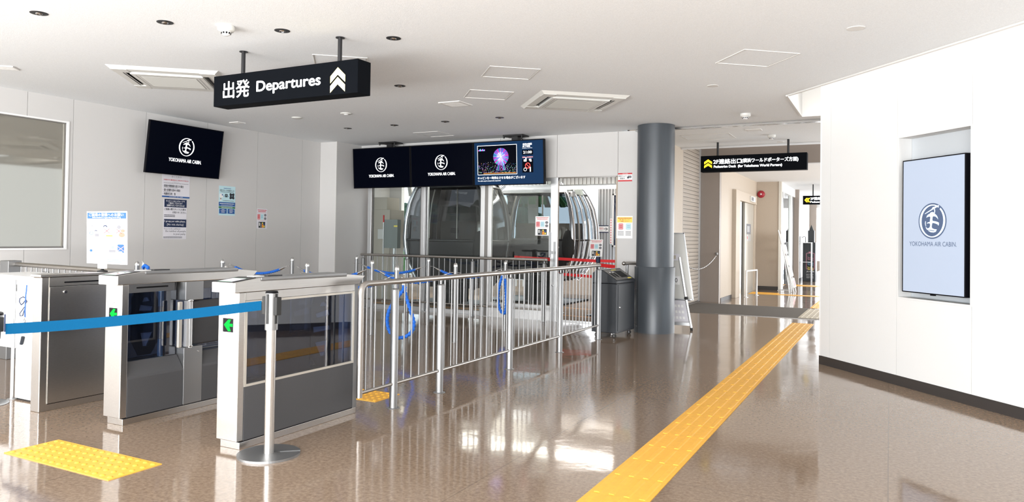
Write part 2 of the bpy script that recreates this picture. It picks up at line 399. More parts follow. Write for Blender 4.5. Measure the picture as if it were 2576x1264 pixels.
# hall walls beyond the pillar
struct(MB('wall_tan').box(-3.46, -3.3, 13.0, 13.03, 0, 3.15).build('wall_shutter_jamb'))
m = MB('wall_tan', 'whitegloss'); m.box(-3.46, -2.945, 14.45, 14.6, 0, 3.2); m.box(-2.947, -2.940, 14.446, 14.456, 0, 2.671, 'whitegloss'); struct(m.build('wall_post'))
m = MB('wall_tan', 'whitegloss'); m.box(-2.945, 3, 14.45, 14.6, 2.671, 3.2); m.box(-2.945, 3, 14.44, 14.449, 2.655, 2.672, 'whitegloss'); struct(m.build('wall_lintel'))
m = MB('wall_beige'); m.box(-3.1, -2.945, 14.6, 15.72, 0, 2.675); m.box(-3.1, -2.945, 18.42, 18.95, 0, 2.675); m.box(-3.1, -2.945, 15.72, 18.42, 2.29, 2.675); struct(m.build('wall_hall'))
m = MB('wall_beige', 'frame_beige'); m.box(-2.944, -2.42, 18.9, 19.05, 0, 2.675); m.box(-2.424, -2.36, 18.88, 19.06, 0, 2.675, 'frame_beige'); struct(m.build('wall_end'))
m = MB('baseboard'); m.box(-2.945, -2.935, 14.6, 15.7, 0, .075); m.box(-2.93, -2.425, 18.885, 18.9, 0, .09)
struct(m.build('baseboard_hall'))
# far hall: pillar face, white wall, end window
m = MB('wall_white', 'wall_tan'); m.box(-2.7, -2.28, 22.0, 22.15, 0, 2.675, 'wall_tan'); m.box(-2.7, -2.42, 22.15, 26.9, 0, 2.675)
m.box(-2.42, -2.2, 26.6, 26.9, 0, 2.675, 'wall_tan'); m.box(-2.5, 3, 26.7, 26.85, 2.35, 2.675)
m.box(-2.42, -2.40, 22.2, 26.6, 0, .09, 'baseboard')
struct(m.build('wall_far'))
# shutter
sh = MB('shutter', 'alu_dark')
z = .02
while z < 3.0:
    sh.prism([(-3.355, z), (-3.338, z+.004), (-3.334, z+.03), (-3.338, z+.066), (-3.355, z+.07)], 'y', 13.03, 14.44); z += .0735
sh.box(-3.37, -3.35, 13.03, 14.44, 0, 3.08, 'alu_dark')
tag(sh.build('roller_shutter'), 'closed beige roller shutter beyond the pillar, ribbed from floor to ceiling', 'shutter')
m = MB('alu', 'alu_dark'); m.box(-3.345, -3.31, 14.40, 14.445, 0, 3.1); m.box(-3.345, -3.31, 13.03, 13.06, 0, 3.1); m.box(-3.34, -3.3, 13.04, 14.43, 0, .012, 'alu_dark')
struct(m.build('trim_4'))
# glazed front behind the camera (unseen directly, shows in reflections)
m = MB('alu'); 
for i in range(9): x = -8.3+i*1.7; m.box(x, x+.07, -3.25, -3.15, 0, ZC)
m.box(-8.5, 5.6, -3.25, -3.15, 2.45, ZC); m.box(-8.5, 5.6, -3.25, -3.15, 0, .12)
struct(m.build('window_2'))
# right end of the room and hall side
m = MB('wall'); m.box(5.5, 5.6, -3.2, 1.5, 0, ZC); struct(m.build('wall_near'))

# ---------------------------------------------------------------- glass screen to the platform
YG = 9.78
def leaf(name, x0, x1, y, stiles, z1=2.10, bottom=.10, parent=None):
    o = thing(name, (x0, y, 0), None, None); del_ = [k for k in o.keys()]
    o['kind'] = 'structure'
    m = MB('alu')
    for a, b in stiles: m.box(a, b, y-.025, y+.025, .0, z1)
    m.box(x0, x1, y-.02, y+.02, .0, bottom); m.box(x0, x1, y-.02, y+.02, z1-.05, z1)
    m.build('window_frame', o, bevel=.003)
    g_ = MB('glass'); g_.box(stiles[0][1], stiles[-1][0], y-.004, y+.004, bottom, z1-.05); g_.build('window_pane', o)
    return o
leaf('window_3', -7.85, -6.70, YG+.05, [(-7.85, -7.775), (-6.76, -6.70)], bottom=.06)
leaf('window_4', -6.70, -5.55, YG+.05, [(-6.70, -6.635), (-5.62, -5.55)], bottom=.06)
d1 = leaf('door_1', -5.60, -4.30, YG-.03, [(-5.60, -5.53), (-5.47, -5.41), (-4.415, -4.30)], bottom=.22)
m = MB('alu_dark'); m.box(-5.53, -5.47, YG-.053, YG-.006, 0, 2.1); m.box(-7.775, -7.75, YG+.03, YG+.07, 0, 2.1)
m.box(-6.775, -6.76, YG+.03, YG+.07, 0, 2.1); m.box(-6.66, -6.645, YG+.025, YG+.04, 0, 2.1); m.build('window_frame', d1)
m = MB('steel_satin'); m.box(-4.425, -4.405, YG-.085, YG-.055, .93, 1.30); m.box(-4.355, -4.33, YG-.075, YG-.055, .80, 1.16); m.box(-4.425, -4.33, YG-.08, YG-.06, .98, 1.02)
m.box(-4.41, -4.31, YG-.06, YG-.054, .34, .60, 'alu'); m.cyl((-4.37, YG-.07, .52), (-4.37, YG-.055, .52), .012, m='chrome')
m.build('door_handle', d1)
m = MB('alu', 'yellow_grey'); m.box(-7.9, -3.38, YG-.07, YG+.12, -.001, .006); struct(m.build('trim_5'))

# ---------------------------------------------------------------- ceiling fittings
def downlight(x, y, r, lit, label, z=ZC, group=None):
    o = thing('downlight', (x, y, z), label, 'ceiling light', group)
    m = MB('ceil_trim' if lit else 'dark_metal'); m.lathe([(r, -.004), (r*1.12, -.003), (r*1.12, .001), (r, .001)], (x, y, z)); m.build('trim_ring', o)
    if lit:
        m = MB('glow_lamp'); m.lathe([(.0001, -.0022), (r, -.0022)], (x, y, z)); m.build('lamp', o)
    else:
        m = MB('black', 'chrome'); m.lathe([(.0001, -.0018), (r, -.0018)], (x, y, z))
        m.build('reflector', o)
        m = MB('chrome'); m.lathe([(r*.15, -.002), (r*.40, -.012), (r*.45, -.002)], (x, y, z), n=14); m.build('bulb', o)
    return o
dl = [((-5.559, 3.111), 'leftmost in the nearest ceiling row, near the top left corner'), ((-4.902, 3.663), 'in the nearest ceiling row, left of the round smoke detector'),
      ((-4.245, 4.209), 'in the nearest ceiling row, just right of the smoke detector'), ((-3.573, 4.753), 'rightmost in the nearest ceiling row, right of the sign hanger'),
      ((-4.649, 6.309), 'alone in mid ceiling, right of the departures sign box'), ((-7.236, 8.535), 'leftmost in the far row above the three screens'),
      ((-6.384, 8.547), 'second from left in the far row above the three screens'), ((-5.514, 8.551), 'third from left in the far row above the three screens'), ((-4.646, 8.544), 'rightmost in the far row above the three screens')]
for (x, y), t in dl: downlight(x*.9373, y*.9373, .05, False, 'unlit dark downlight '+t, group='unlit downlights in the main ceiling')
downlight(-.232*.9373, 5.974*.9373, .055, True, 'lit white downlight in the ceiling above the tall wall display', group='lit downlights in the main ceiling')
downlight(-1.635*.9373, 7.62*.9373, .05, True, 'lit white downlight in the ceiling between air conditioner and skylight slot', group='lit downlights in the main ceiling')
def detector(x, y, z, label, r=.052, flat=False):
    o = thing('smoke_detector', (x, y, z), label, 'smoke detector', 'smoke detectors on the ceilings')
    if flat:
        MB('offwhite').lathe([(r, -.001), (r*.97, -.010), (r*.5, -.014), (.0001, -.015)][::-1], (x, y, z)).build('base', o)
        MB('white').lathe([(.0001, -.024), (r*.35, -.022), (r*.4, -.013)], (x, y, z)).build('sensor_head', o); return o
    MB('offwhite').lathe([(r*1.15, -.001), (r*1.15, -.028), (r*.95, -.04), (.0001, -.042)][::-1], (x, y, z)).build('base', o)
    m = MB('whitegloss', 'black'); m.lathe([(.0001, -.07), (r*.4, -.068), (r*.62, -.055), (r*.66, -.041)], (x, y, z))
    for k in range(10):
        a = k*2*pi/10; c, s_ = cos(a), sin(a); m.cyl((x+c*r*.5, y+s_*r*.5, z-.052), (x+c*r*.66, y+s_*r*.66, z-.052), .007, 8, m='black')
    m.build('sensor_head', o); return o
detector(-4.27, 3.69, ZC, 'round white smoke detector near the departures sign, in the nearest ceiling part')
detector(-1.52, 8.87, ZC, 'round white smoke detector on the ceiling near the grey pillar and track')
detector(-5.957, 6.99, ZC, 'flat round white heat detector beyond the departures sign', .07, True)
o = MB('offwhite').lathe([(.0001, -.012), (.06, -.011), (.068, -.002), (.068, .001)], (-6.78, 7.006, ZC)).build('cover_disc')
tag(o, 'plain round off-white cover disc on the ceiling beyond the departures sign', 'ceiling cover')
ang = radians(39.9)
def local(cx, cy, z, a): return Matrix.Translation((cx, cy, z)) @ Matrix.Rotation(a, 4, 'Z')
def access(cx, cy, sx, sy, a, label, z=ZC):
    o = thing('access_panel', (cx, cy, z), label, 'access panel', 'access panels in the ceilings')
    m = MB('ceil_trim', 'gap'); m.T = local(cx, cy, z, a); t = .009
    for (x0, x1, y0, y1) in ((-sx/2, sx/2, -sy/2, -sy/2+t), (-sx/2, sx/2, sy/2-t, sy/2), (-sx/2, -sx/2+t, -sy/2+t, sy/2-t), (sx/2-t, sx/2, -sy/2+t, sy/2-t)): m.box(x0, x1, y0, y1, -.005, .002)
    m.build('panel_frame', o)
    m = MB('gap'); m.T = local(cx, cy, z, a); e = .016
    for (x0, x1, y0, y1) in ((-sx/2+t, sx/2-t, -sy/2+t, -sy/2+t+.003), (-sx/2+t, -sx/2+t+.003, -sy/2+t, sy/2-t), (sx/2-t-.003, sx/2-t, -sy/2+t, sy/2-t)): m.box(x0, x1, y0, y1, -.0008, .002)
    m.build('panel_gap', o)
access(-3.077, 5.848, .46, .44, ang, 'square ceiling access panel nearest the top, right of the departures sign')
access(-3.765, 6.665, .46, .44, ang, 'square ceiling access panel between square vent and air conditioner')
access(-.977, 6.195, .49, .47, ang, 'square ceiling access panel at right, left of the skylight slot')
access(-5.955, 8.94, .43, .46, 0, 'square ceiling access panel just above the three hanging screens')
access(-4.238, 4.887, .45, .45, ang, 'square ceiling access panel partly behind the departures sign')
access(-2.75, 10.15, .75, .55, 0, 'faint access panel in the hall ceiling, the nearer of two', 2.85)
access(-2.55, 11.6, .75, .6, 0, 'faint access panel in the hall ceiling above the exit sign', 2.85)
def vent(cx, cy, sx, sy, a, n, label, name='ceiling_vent', z=ZC, body='ceil_trim', hole='gap', frame_w=.025):
    o = thing(name, (cx, cy, z), label, 'ceiling vent')
    m = MB(body); m.T = local(cx, cy, z, a); t = frame_w
    for (x0, x1, y0, y1) in ((-sx/2, sx/2, -sy/2, -sy/2+t), (-sx/2, sx/2, sy/2-t, sy/2), (-sx/2, -sx/2+t, -sy/2+t, sy/2-t), (sx/2-t, sx/2, -sy/2+t, sy/2-t)): m.box(x0, x1, y0, y1, -.010, .001)
    m.build('vent_frame', o)
    m = MB(body, hole); m.T = local(cx, cy, z, a); m.box(-sx/2+t, sx/2-t, -sy/2+t, sy/2-t, -.002, .001, hole)
    for k in range(n):
        yy = -sy/2+t+(k+.5)*(sy-2*t)/n; m.box(-sx/2+t, sx/2-t, yy-(sy-2*t)/n*.3, yy+(sy-2*t)/n*.3, -.010, -.003)
    m.build('vent_slats', o); return o
vent(-4.36, 6.97, .28, .29, 0, 9, 'small square white louvred ceiling vent left of the air conditioner', hole='white')
vent(-7.855, 7.006, .17, .13, 0, 5, 'small rectangular ceiling vent close to the left wall above the screen')
m_ = vent(-7.36, 3.665, .5, .15, radians(40), 6, 'grey slotted linear ceiling vent at the far left edge', body='ceil_trim', frame_w=.012)
def aircon(cx, cy, label):
    o = thing('ceiling_air_conditioner', (cx, cy, ZC), label, 'air conditioner', 'ceiling cassette air conditioners')
    T = local(cx, cy, ZC, ang)
    m = MB('offwhite'); m.T = T; S = .48; I = .33
    # chamfered outer frame ring
    def ring(a, za, b, zb, mt=None):
        A = [(-a, -a), (a, -a), (a, a), (-a, a)]; B = [(-b, -b), (b, -b), (b, b), (-b, b)]
        m.add([(x, y, za) for x, y in A]+[(x, y, zb) for x, y in B], [(i, (i+1) % 4, 4+(i+1) % 4, 4+i) for i in range(4)], mt)
    ring(S, .001, S-.035, -.028); ring(S-.035, -.028, S-.10, -.03); 
    for sx in (-1, 1):
        for sy in (-1, 1): m.box(sx*(S-.035), sx*(S-.17), sy*(S-.035), sy*(S-.17), -.032, -.012)
    m.build('panel', o)
    m = MB('offwhite', 'gap'); m.T = T; m.box(-.315, .315, -.315, .315, -.042, -.02); m.box(-.25, .25, -.25, .25, -.0425, -.04, 'gap')
    for s_ in (-1, 1):
        m.box(s_*.275, s_*.279, -.26, .26, -.0432, -.04, 'gap'); m.box(-.25, .25, s_*.252, s_*.2545, -.0432, -.04, 'gap')
    for k in range(24): y = -.24+k*.02; m.box(-.245, .245, y, y+.0145, -.0445, -.042, 'ac_grille')
    m.build('intake_grille', o, bevel=.004)
    for k in range(4):
        Tk = T @ Matrix.Rotation(k*pi/2, 4, 'Z')
        m = MB('black'); m.T = Tk; m.box(-.30, .30, -.41, -.325, -.012, .0); m.build('air_slot', o)
        m = MB('offwhite'); m.T = Tk @ Matrix.Translation((0, -.375, -.022)) @ Matrix.Rotation(radians(-22), 4, 'X'); m.box(-.295, .295, -.02, .012, -.003, .003); m.build('louvre', o)
    return o
aircon(-6.19, 4.745, 'white four-way ceiling air conditioner at left, partly behind the departures sign')
aircon(-3.086, 7.344, 'white four-way ceiling air conditioner above and right of the three screens')
# hall ceiling fittings
downlight(-2.0, 10.6, .045, True, 'small lit downlight in the hall ceiling beyond the track', 2.85)
detector(-1.62, 11.75, 2.85, 'round white smoke detector on the hall ceiling above the exit sign')
vent(-1.78, 11.1, .22, .16, 0, 4, 'small white speaker grille in the hall ceiling', 'ceiling_speaker', 2.85)
downlight(-1.6, 12.62, .05, True, 'glowing warm downlight at the edge of the hall ceiling', 2.85)
detector(-1.1, 16.2, 2.675, 'round beige smoke detector far along the low hall ceiling')
# slot luminaire
o = thing('tube_light', (-.5, 7.95, 3.2), 'glowing tube light fitting inside the ceiling opening at right', 'tube light')
P0 = Vector((-.77, 7.93, 3.13)); P1 = Vector((-.56, 8.75, 3.13))
m = MB('glow_lamp'); m.cyl(P0, P1, .05, 16); m.build('tube', o)
m = MB('alu'); m.cyl(P0+Vector((0, 0, .08)), P1+Vector((0, 0, .08)), .05, 8); m.cyl(P0+Vector((0, .1, .1)), P0+Vector((0, .1, .3)), .012); m.cyl(P1+Vector((0, -.1, .1)), P1+Vector((0, -.1, .3)), .012); m.build('housing', o)
m = MB('alu_dark'); m.box(-.30, -.24, 8.2, 8.5, 3.1, 3.4); m.box(-.84, -.80, 8.1, 8.3, 3.14, 3.42)
tag(m.build('bracket'), 'dark steel bracket in the ceiling opening beside the tube light', 'bracket')

# ---------------------------------------------------------------- logo
def L(pts): return [((x-815)/325, (530-y)/325) for x, y in pts]
def logo_loops():
    ro = []; n = 72; a0, a1 = radians(59), radians(59+352)
    out = []; inn = []
    for i in range(n+1):
        a = a0+(a1-a0)*i/n; t = .06+.095*abs(cos(a+.12))**1.6
        out.append((cos(a), sin(a))); inn.append(((1-t)*cos(a), (1-t)*sin(a)))
    ring = out+inn[::-1]
    cable = L([(985, 232), (975, 222), (905, 240), (850, 258), (838, 252), (815, 272), (800, 296), (700, 342), (622, 382), (628, 390), (720, 352), (860, 292), (960, 250)])
    hanger = L([(858, 290), (876, 288), (889, 320), (888, 352), (872, 388), (850, 385), (866, 355), (866, 320)])
    body = L([(665, 465), (680, 425), (720, 395), (756, 387), (764, 368), (810, 352), (852, 362), (878, 385), (930, 425), (955, 465), (962, 505), (940, 475), (900, 445), (850, 437), (828, 445), (818, 500), (828, 530), (890, 537), (950, 552), (985, 567), (982, 605), (968, 628), (958, 602), (900, 582), (850, 570), (822, 568), (808, 610), (805, 650), (815, 672), (860, 690), (935, 698), (912, 721), (850, 718), (780, 706), (720, 710), (680, 700), (655, 665), (650, 640), (690, 677), (740, 667), (758, 640), (765, 610), (755, 577), (720, 574), (675, 580), (700, 557), (755, 547), (762, 500), (770, 452), (750, 439), (700, 447)])
    lens = L([(708, 722), (760, 719), (850, 732), (925, 720), (905, 745), (850, 758), (780, 752)])
    arc = L([(640, 530), (655, 532), (648, 580), (658, 632), (648, 632), (630, 580)])
    return [ring, cable, hanger, body, lens, arc]
LOGO = logo_loops()
def add_logo(mb, cx, cy, r, mt, z=.0015):
    T0 = mb.T.copy(); mb.T = T0 @ Matrix.Translation((cx, cy, 0)) @ Matrix.Diagonal((r, r, 1, 1))
    for k, lp in enumerate(LOGO): mb.fill([lp], mt, 0, z+k*.00005)
    mb.T = T0

# ---------------------------------------------------------------- hanging signs
def chevron(mb, cx, cy, w, h, t, mt, z, ax='up'):
    pts = [(-w/2, -h/2+t), (0, h/2), (w/2, -h/2+t), (w/2, -h/2), (0, h/2-t*1.05), (-w/2, -h/2)]
    if ax == 'left': pts = [(-y, x) for x, y in pts]
    mb.fill([[(cx+x, cy+y) for x, y in pts]], mt, 0, z)
o = thing('hanging_sign', (-4.23, 4.27, ZC), 'long black illuminated sign box hanging from the ceiling reading Departures in white', 'sign')
m = MB('signbody'); m.box(-4.987, -3.472, 4.195, 4.345, 2.268, 2.520); m.build('sign_box', o, bevel=.004)
m = MB('glow_white'); m.T = frame((0, 4.195, 0), (1, 0, 0))
m.text('出発', -4.872, 2.324, .298, .140, bold=.045, z=.002, res=4); m.build('lettering', o)
m = MB('glow_white'); m.T = frame((0, 4.195, 0), (1, 0, 0)); m.text('Departures', -4.493, 2.329, .664, .108, bold=.032, z=.002, res=5)
m.build('lettering', o)
m = MB('glow_yellow_hot'); m.T = frame((0, 4.195, 0), (1, 0, 0))
chevron(m, -3.660, 2.414, .142, .115, .052, None, .002); chevron(m, -3.660, 2.342, .142, .115, .052, None, .0022); m.build('arrow_symbol', o)
for x in (-4.732, -3.71):
    m = MB('dark_metal'); m.cyl((x, 4.27, 2.52), (x, 4.27, ZC), .0165); m.lathe([(.034, -.006), (.034, 0)], (x, 4.27, ZC)); m.build('hanger_rod', o)
o = thing('hanging_sign', (-2, 12.36, 2.85), 'black illuminated exit sign in the hall pointing to the Pedestrian Deck', 'sign')
m = MB('signbody'); m.box(-2.815, -1.158, 12.25, 12.42, 2.352, 2.620); m.build('sign_box', o, bevel=.004)
m = MB('glow_white'); m.T = frame((0, 12.25, 0), (1, 0, 0))
m.text('2F連絡出口', -2.606, 2.478, .45, .082, bold=.035, z=.002, res=4); m.text('（横浜ワールドポーターズ方面）'.replace('（', '(').replace('）', ')'), -2.148, 2.478, .863, .078, bold=.04, z=.002, res=4)
m.build('lettering', o); m = MB('glow_white'); m.T = frame((0, 12.25, 0), (1, 0, 0)); m.text('Pedestrian Deck  (for Yokohama World Porters)', -2.597, 2.404, 1.070, .052, bold=.028, z=.002, res=4); m.build('lettering', o)
m = MB('glow_yellow'); m.T = frame((0, 12.25, 0), (1, 0, 0)); chevron(m, -2.692, 2.519, .13, .085, .042, None, .002); chevron(m, -2.692, 2.457, .13, .085, .042, None, .0022); m.build('arrow_symbol', o)
for x in (-2.555, -1.445):
    m = MB('dark_metal'); m.cyl((x, 12.34, 2.62), (x, 12.34, 2.85), .018); m.build('hanger_rod', o)
o = thing('hanging_sign', (-1.5, 20, 2.6), 'small far black sign with yellow left-pointing chevrons at the end of the hall', 'sign')
m = MB('signbody'); m.box(-1.98, -.9, 20, 20.12, 2.158, 2.382); m.build('sign_box', o)
m = MB('glow_white'); m.T = frame((0, 20, 0), (1, 0, 0)); m.text('2F連絡出口', -1.80, 2.272, .42, .075, bold=.03, z=.003); m.build('lettering', o); m = MB('glow_white'); m.T = frame((0, 20, 0), (1, 0, 0)); m.text('Pedestrian Deck', -1.80, 2.20, .5, .045, bold=.02, z=.003); m.build('lettering', o)
m = MB('glow_yellow'); m.T = frame((0, 20, 0), (1, 0, 0)); chevron(m, -1.90, 2.27, .11, .085, .04, None, .003, 'left'); chevron(m, -1.845, 2.27, .11, .085, .04, None, .0032, 'left'); m.build('arrow_symbol', o)
m = MB('dark_metal'); m.cyl((-1.743, 20.06, 2.38), (-1.743, 20.06, 2.68), .015); m.build('hanger_rod', o)

# ---------------------------------------------------------------- screens
BRAND = 'YOKOHAMA AIR CABIN.'
def tv(T, w, h, dep, label, content, cat='screen', bez=.012, group=None, loc=(0, 0, 0)):
    """T: frame at the centre of the front face"""
    o = thing('wall_screen', loc, label, cat, group)
    m = MB('bezel'); m.T = T; m.box(-w/2, w/2, -h/2, h/2, -dep, -.002)
    for (x0, x1, y0, y1) in ((-w/2, w/2, -h/2, -h/2+bez), (-w/2, w/2, h/2-bez, h/2), (-w/2, -w/2+bez, -h/2, h/2), (w/2-bez, w/2, -h/2, h/2)): m.box(x0, x1, y0, y1, -.003, .003)
    m.build('housing', o, bevel=.003)
    d = MB('screen_black'); d.T = T; content(d, w-2*bez, h-2*bez); d.build('display', o)
    return o
def logo_screen(d, w, h):
    d.box(-w/2, w/2, -h/2, h/2, -.002, .0005, 'screen_black')
    add_logo(d, 0, h*.075, h*.185, 'glow_soft', .0015)
    d.text(BRAND, -w*.225, -h*.245, w*.45, h*.072, 'glow_soft', bold=.025, z=.0015, res=3)
th = math.atan2(.10, .655)
# left wall screen, tilted forward
cT = Vector((-8.10, 6.405, 2.278)); vdir = Vector((sin(radians(7)), 0, cos(radians(7))))
T = frame(cT, (0, 1, 0), vdir)
o = tv(T, 1.115, .655, .03, 'black wall screen on the left wall showing a white ring logo', logo_screen, loc=(-8.27, 6.4, 2.28))
m = MB('dark_metal'); m.box(-8.268, -8.15, 6.15, 6.65, 2.15, 2.4); m.build('bracket', o)
# three hanging screens
xs3 = [(-7.88, -6.735), (-6.725, -5.580), (-5.570, -4.403)]
def ferris_screen(d, w, h):
    d.box(-w/2, w/2, -h/2, h/2, -.002, .0005, 'screen_navy')
    x0, x1, y0, y1 = -w*.455, w*.13, -h*.27, h*.43
    d.box(x0, x1, y0, y1, 0, .0008, 'glow_soft'); d.box(x0+.007, x1-.007, y0+.007, y1-.007, 0, .0012, 'screen_black')
    cx, cy, R = x0+(x1-x0)*.60, y0+(y1-y0)*.60, (y1-y0)*.30
    for k in range(60):
        a = 2*pi*k/60; c, s = cos(a), sin(a); t = .0016
        for (ra, rb, mt) in ((.18, .55, 'neon%d' % random.choice([1, 3, 4])), (.55, .98, 'neon%d' % random.choice([0, 1, 2, 3]))):
            d.add([(cx+c*R*ra-s*t, cy+s*R*ra+c*t, .0016), (cx+c*R*ra+s*t, cy+s*R*ra-c*t, .0016), (cx+c*R*rb+s*t*1.4, cy+s*R*rb-c*t*1.4, .0016), (cx+c*R*rb-s*t*1.4, cy+s*R*rb+c*t*1.4, .0016)], [(0, 1, 2, 3)], mt)
    d.lathe([(.0001, .0018), (R*.14, .0018)], (cx, cy, 0), 14, 'neon4')
    for sx in (-1, 1):
        for k in range(4): d.add([(cx+sx*.004*k, cy, .002), (cx+sx*.004*(k+1), cy, .002), (cx+sx*(.02+.02*k)+.004, y0+.06, .002), (cx+sx*(.02+.02*k), y0+.06, .002)], [(0, 1, 2, 3)], 'neon%d' % (k % 4))
    for k in range(420):
        px = x0+.012+random.random()*(x1-x0-.03); q = random.random()
        py = y0+.03+(q**1.6)*(y1-y0)*(.36 if px < cx-.1 else .30); s = .0015+random.random()*.004
        d.add([(px, py, .0022), (px+s, py, .0022), (px+s, py+s*.8, .0022), (px, py+s*.8, .0022)], [(0, 1, 2, 3)], 'neon%d' % random.choice([0, 1, 2, 3, 4, 4, 5, 6]))
    d.box(x0+.1, x1-.02, y0+.018, y0+.028, 0, .0024, 'ink_orange')
    for k in range(8): d.box(x0+.02+k*.014, x0+.032+k*.014, y0+(y1-y0)*.82, y0+(y1-y0)*(.85+.02*(k % 3)), 0, .002, 'neon%d' % (k % 4))
    tx = w*.17
    d.text('キャビンを一時停止させる場合がございます', -w*.455, -h*.375, w*.70, h*.065, 'glow_soft', bold=.025, z=.0016, res=2)
    d.text('The cabin may be temporarily suspended.', -w*.455, -h*.43, w*.345, h*.032, 'glow_soft', bold=.02, z=.0016, res=2)
    d.text('本日の営業\n終了時刻', w*.215, h*.345, w*.13, h*.095, 'glow_soft', bold=.03, z=.0016, res=2)
    d.text('Reception end time', w*.21, h*.315, w*.14, h*.018, 'glow_soft', bold=.02, z=.0016, res=2)
    d.box(w*.205, w*.36, h*.17, h*.285, 0, .001, 'screen_black'); d.text('21:00', w*.222, h*.20, w*.12, h*.06, 'glow_soft', bold=.03, z=.0018)
    d.text('混雑人流規制中', w*.207, h*.10, w*.15, h*.03, 'glow_pink', bold=.03, z=.0016, res=2)
    d.box(w*.205, w*.36, -h*.24, h*.07, 0, .001, 'screen_black')
    cx, cy = w*.2825, -h*.08
    d.T = d.T @ Matrix.Identity(4)
    for (dx, dy, sx, sy) in ((-.045, .075, .05, .03), (-.03, .095, .02, .045), (.045, .085, .04, .025), (.055, .065, .03, .015), (.045, -.055, .018, .07)): d.box(cx+(dx-sx/2)*.9, cx+(dx+sx/2)*.9, cy+dy-sy/2, cy+dy+sy/2, 0, .0015, 'glow_soft')
    d.fill([arcpts(cx-.042, cy-.055, .026, 0, 2*pi, 18)[:-1], arcpts(cx-.042, cy-.055, .019, 0, 2*pi, 18)[:-1]], 'glow_soft', 0, .0017)
    d.fill([arcpts(cx, cy, .043, 0, 2*pi, 24)[:-1], arcpts(cx, cy, .032, 0, 2*pi, 24)[:-1]], 'glow_red', 0, .0021)
    a = radians(-45); c, s = cos(a), sin(a); d.add([(cx+c*.036-s*.005, cy+s*.036+c*.005, .0022), (cx+c*.036+s*.005, cy+s*.036-c*.005, .0022), (cx-c*.036+s*.005, cy-s*.036-c*.005, .0022), (cx-c*.036-s*.005, cy-s*.036+c*.005, .0022)], [(0, 1, 2, 3)], 'glow_red')
lab3 = ['leftmost of three joined hanging screens, white ring logo on black', 'middle of three joined hanging screens, white ring logo on black', 'rightmost of three joined hanging screens, showing a colourful ferris wheel and 21:00']
for i, (a, b) in enumerate(xs3):
    T = frame(((a+b)/2, 9.45, 2.311), (1, 0, 0), (0, sin(radians(-4)), cos(radians(4))))
    o = tv(T, b-a, .655, .06, lab3[i], ferris_screen if i == 2 else logo_screen, bez=.014, group='three hanging screens over the glass doors', loc=((a+b)/2, 9.5, ZC))
for x, t in ((-7.17, 'left'), (-4.895, 'right')):
    m = MB('dark_metal'); m.box(x-.16, x+.16, 9.40, 9.62, ZC-.022, ZC); m.box(x-.05, x+.05, 9.47, 9.56, 2.62, ZC-.02); m.box(x-.12, x+.12, 9.49, 9.56, 2.50, 2.64)
    m.cyl((x-.15, 9.42, ZC-.05), (x-.15, 9.42, ZC-.02), .012); m.cyl((x+.14, 9.42, ZC-.07), (x+.14, 9.42, ZC-.02), .012); m.lathe([(.012, -.012), (.02, 0), (.012, .012)], (x+.14, 9.42, ZC-.08))
    tag(m.build('ceiling_bracket'), 'black %s ceiling bracket holding the three hanging screens' % t, 'bracket')
# portrait display in the niche
def portrait(d, w, h):
    d.box(-w/2, w/2, -h/2, h/2, -.002, .0005, 'screen_grey')
    T0 = d.T.copy(); cx, cy, R = 0, h*.035, .133
    d.fill([arcpts(cx, cy, R*1.09, 0, 2*pi, 64)[:-1]], 'logo_slate', 0, .001)
    add_logo(d, cx, cy, R*1.0, 'logo_pale', .0016)
    d.text(BRAND, -w*.385, -h*.152, w*.77, h*.034, 'logo_slate', bold=.012, z=.0016, res=4)
c = rw(1.433, .002); T = frame((c[0], c[1], 1.362), (RD.x, RD.y, 0))
o = tv(T, .652, 1.112, .085, 'tall portrait display recessed in the white right wall, dark ring logo on pale screen', portrait, bez=.009, loc=(c[0], c[1], 1.36))
m = MB('bezel'); m.T = T; m.box(-.02, .02, -.566, -.556, -.02, 0); m.build('sensor', o)

# ---------------------------------------------------------------- posters
def poster(T, w, h, label, items, base='paper', name='poster', cat='poster', group=None, thick=.001):
    m = MB(base); m.T = T; m.box(0, w, -h, 0, 0, thick)
    z = thick+.0006
    for it in items:
        k = it[0]; x, y, ww, hh = it[1]*w, -it[2]*h, it[3]*w, it[4]*h; mt = it[5]; z += .00002
        if k == 'r': m.box(x, x+ww, y-hh, y, thick, z, mt)
        elif k == 't': m.text(it[6], x, y-hh, ww, hh, mt, bold=it[7] if len(it) > 7 else .015, z=z+.0003, res=1)
        elif k == 'o': m.fill([[(x+ww/2+ww/2*cos(a*pi/12), y-hh/2+hh/2*sin(a*pi/12)) for a in range(24)]], mt, 0, z+.0002)
        elif k == 'R': m.fill([rrect(x, y-hh, x+ww, y, min(ww, hh)*.2)], mt, 0, z+.0001)
        elif k == 'ring': m.fill([[(x+ww/2+ww/2*cos(a*pi/12), y-hh/2+hh/2*sin(a*pi/12)) for a in range(24)], [(x+ww/2+ww*.38*cos(a*pi/12), y-hh/2+hh*.38*sin(a*pi/12)) for a in range(24)]], mt, 0, z+.0002)
        elif k == 'x':
            for s in (1, -1):
                dx, dy, t = ww/2, hh/2*s, ww*.06; cx, cy = x+ww/2, y-hh/2
                m.add([(cx-dx-t, cy-dy, z+.0004), (cx-dx+t, cy-dy, z+.0004), (cx+dx+t, cy+dy, z+.0004), (cx+dx-t, cy+dy, z+.0004)], [(0, 1, 2, 3)], mt)
        elif k == 'l':   # lines of fine print
            n = it[6]
            for i in range(n):
                yy = y-hh*(i+.5)/n; xx = x; rnd = random.Random(int(x*1e4)+i)
                while xx < x+ww: 
                    l = ww*(.02+.05*rnd.random()); l = min(l, x+ww-xx); m.box(xx, xx+l, yy-hh/n*.22, yy+hh/n*.22, thick, z+.0002, mt); xx += l+ww*.012
    return tag(m.build(name), label, cat, group)
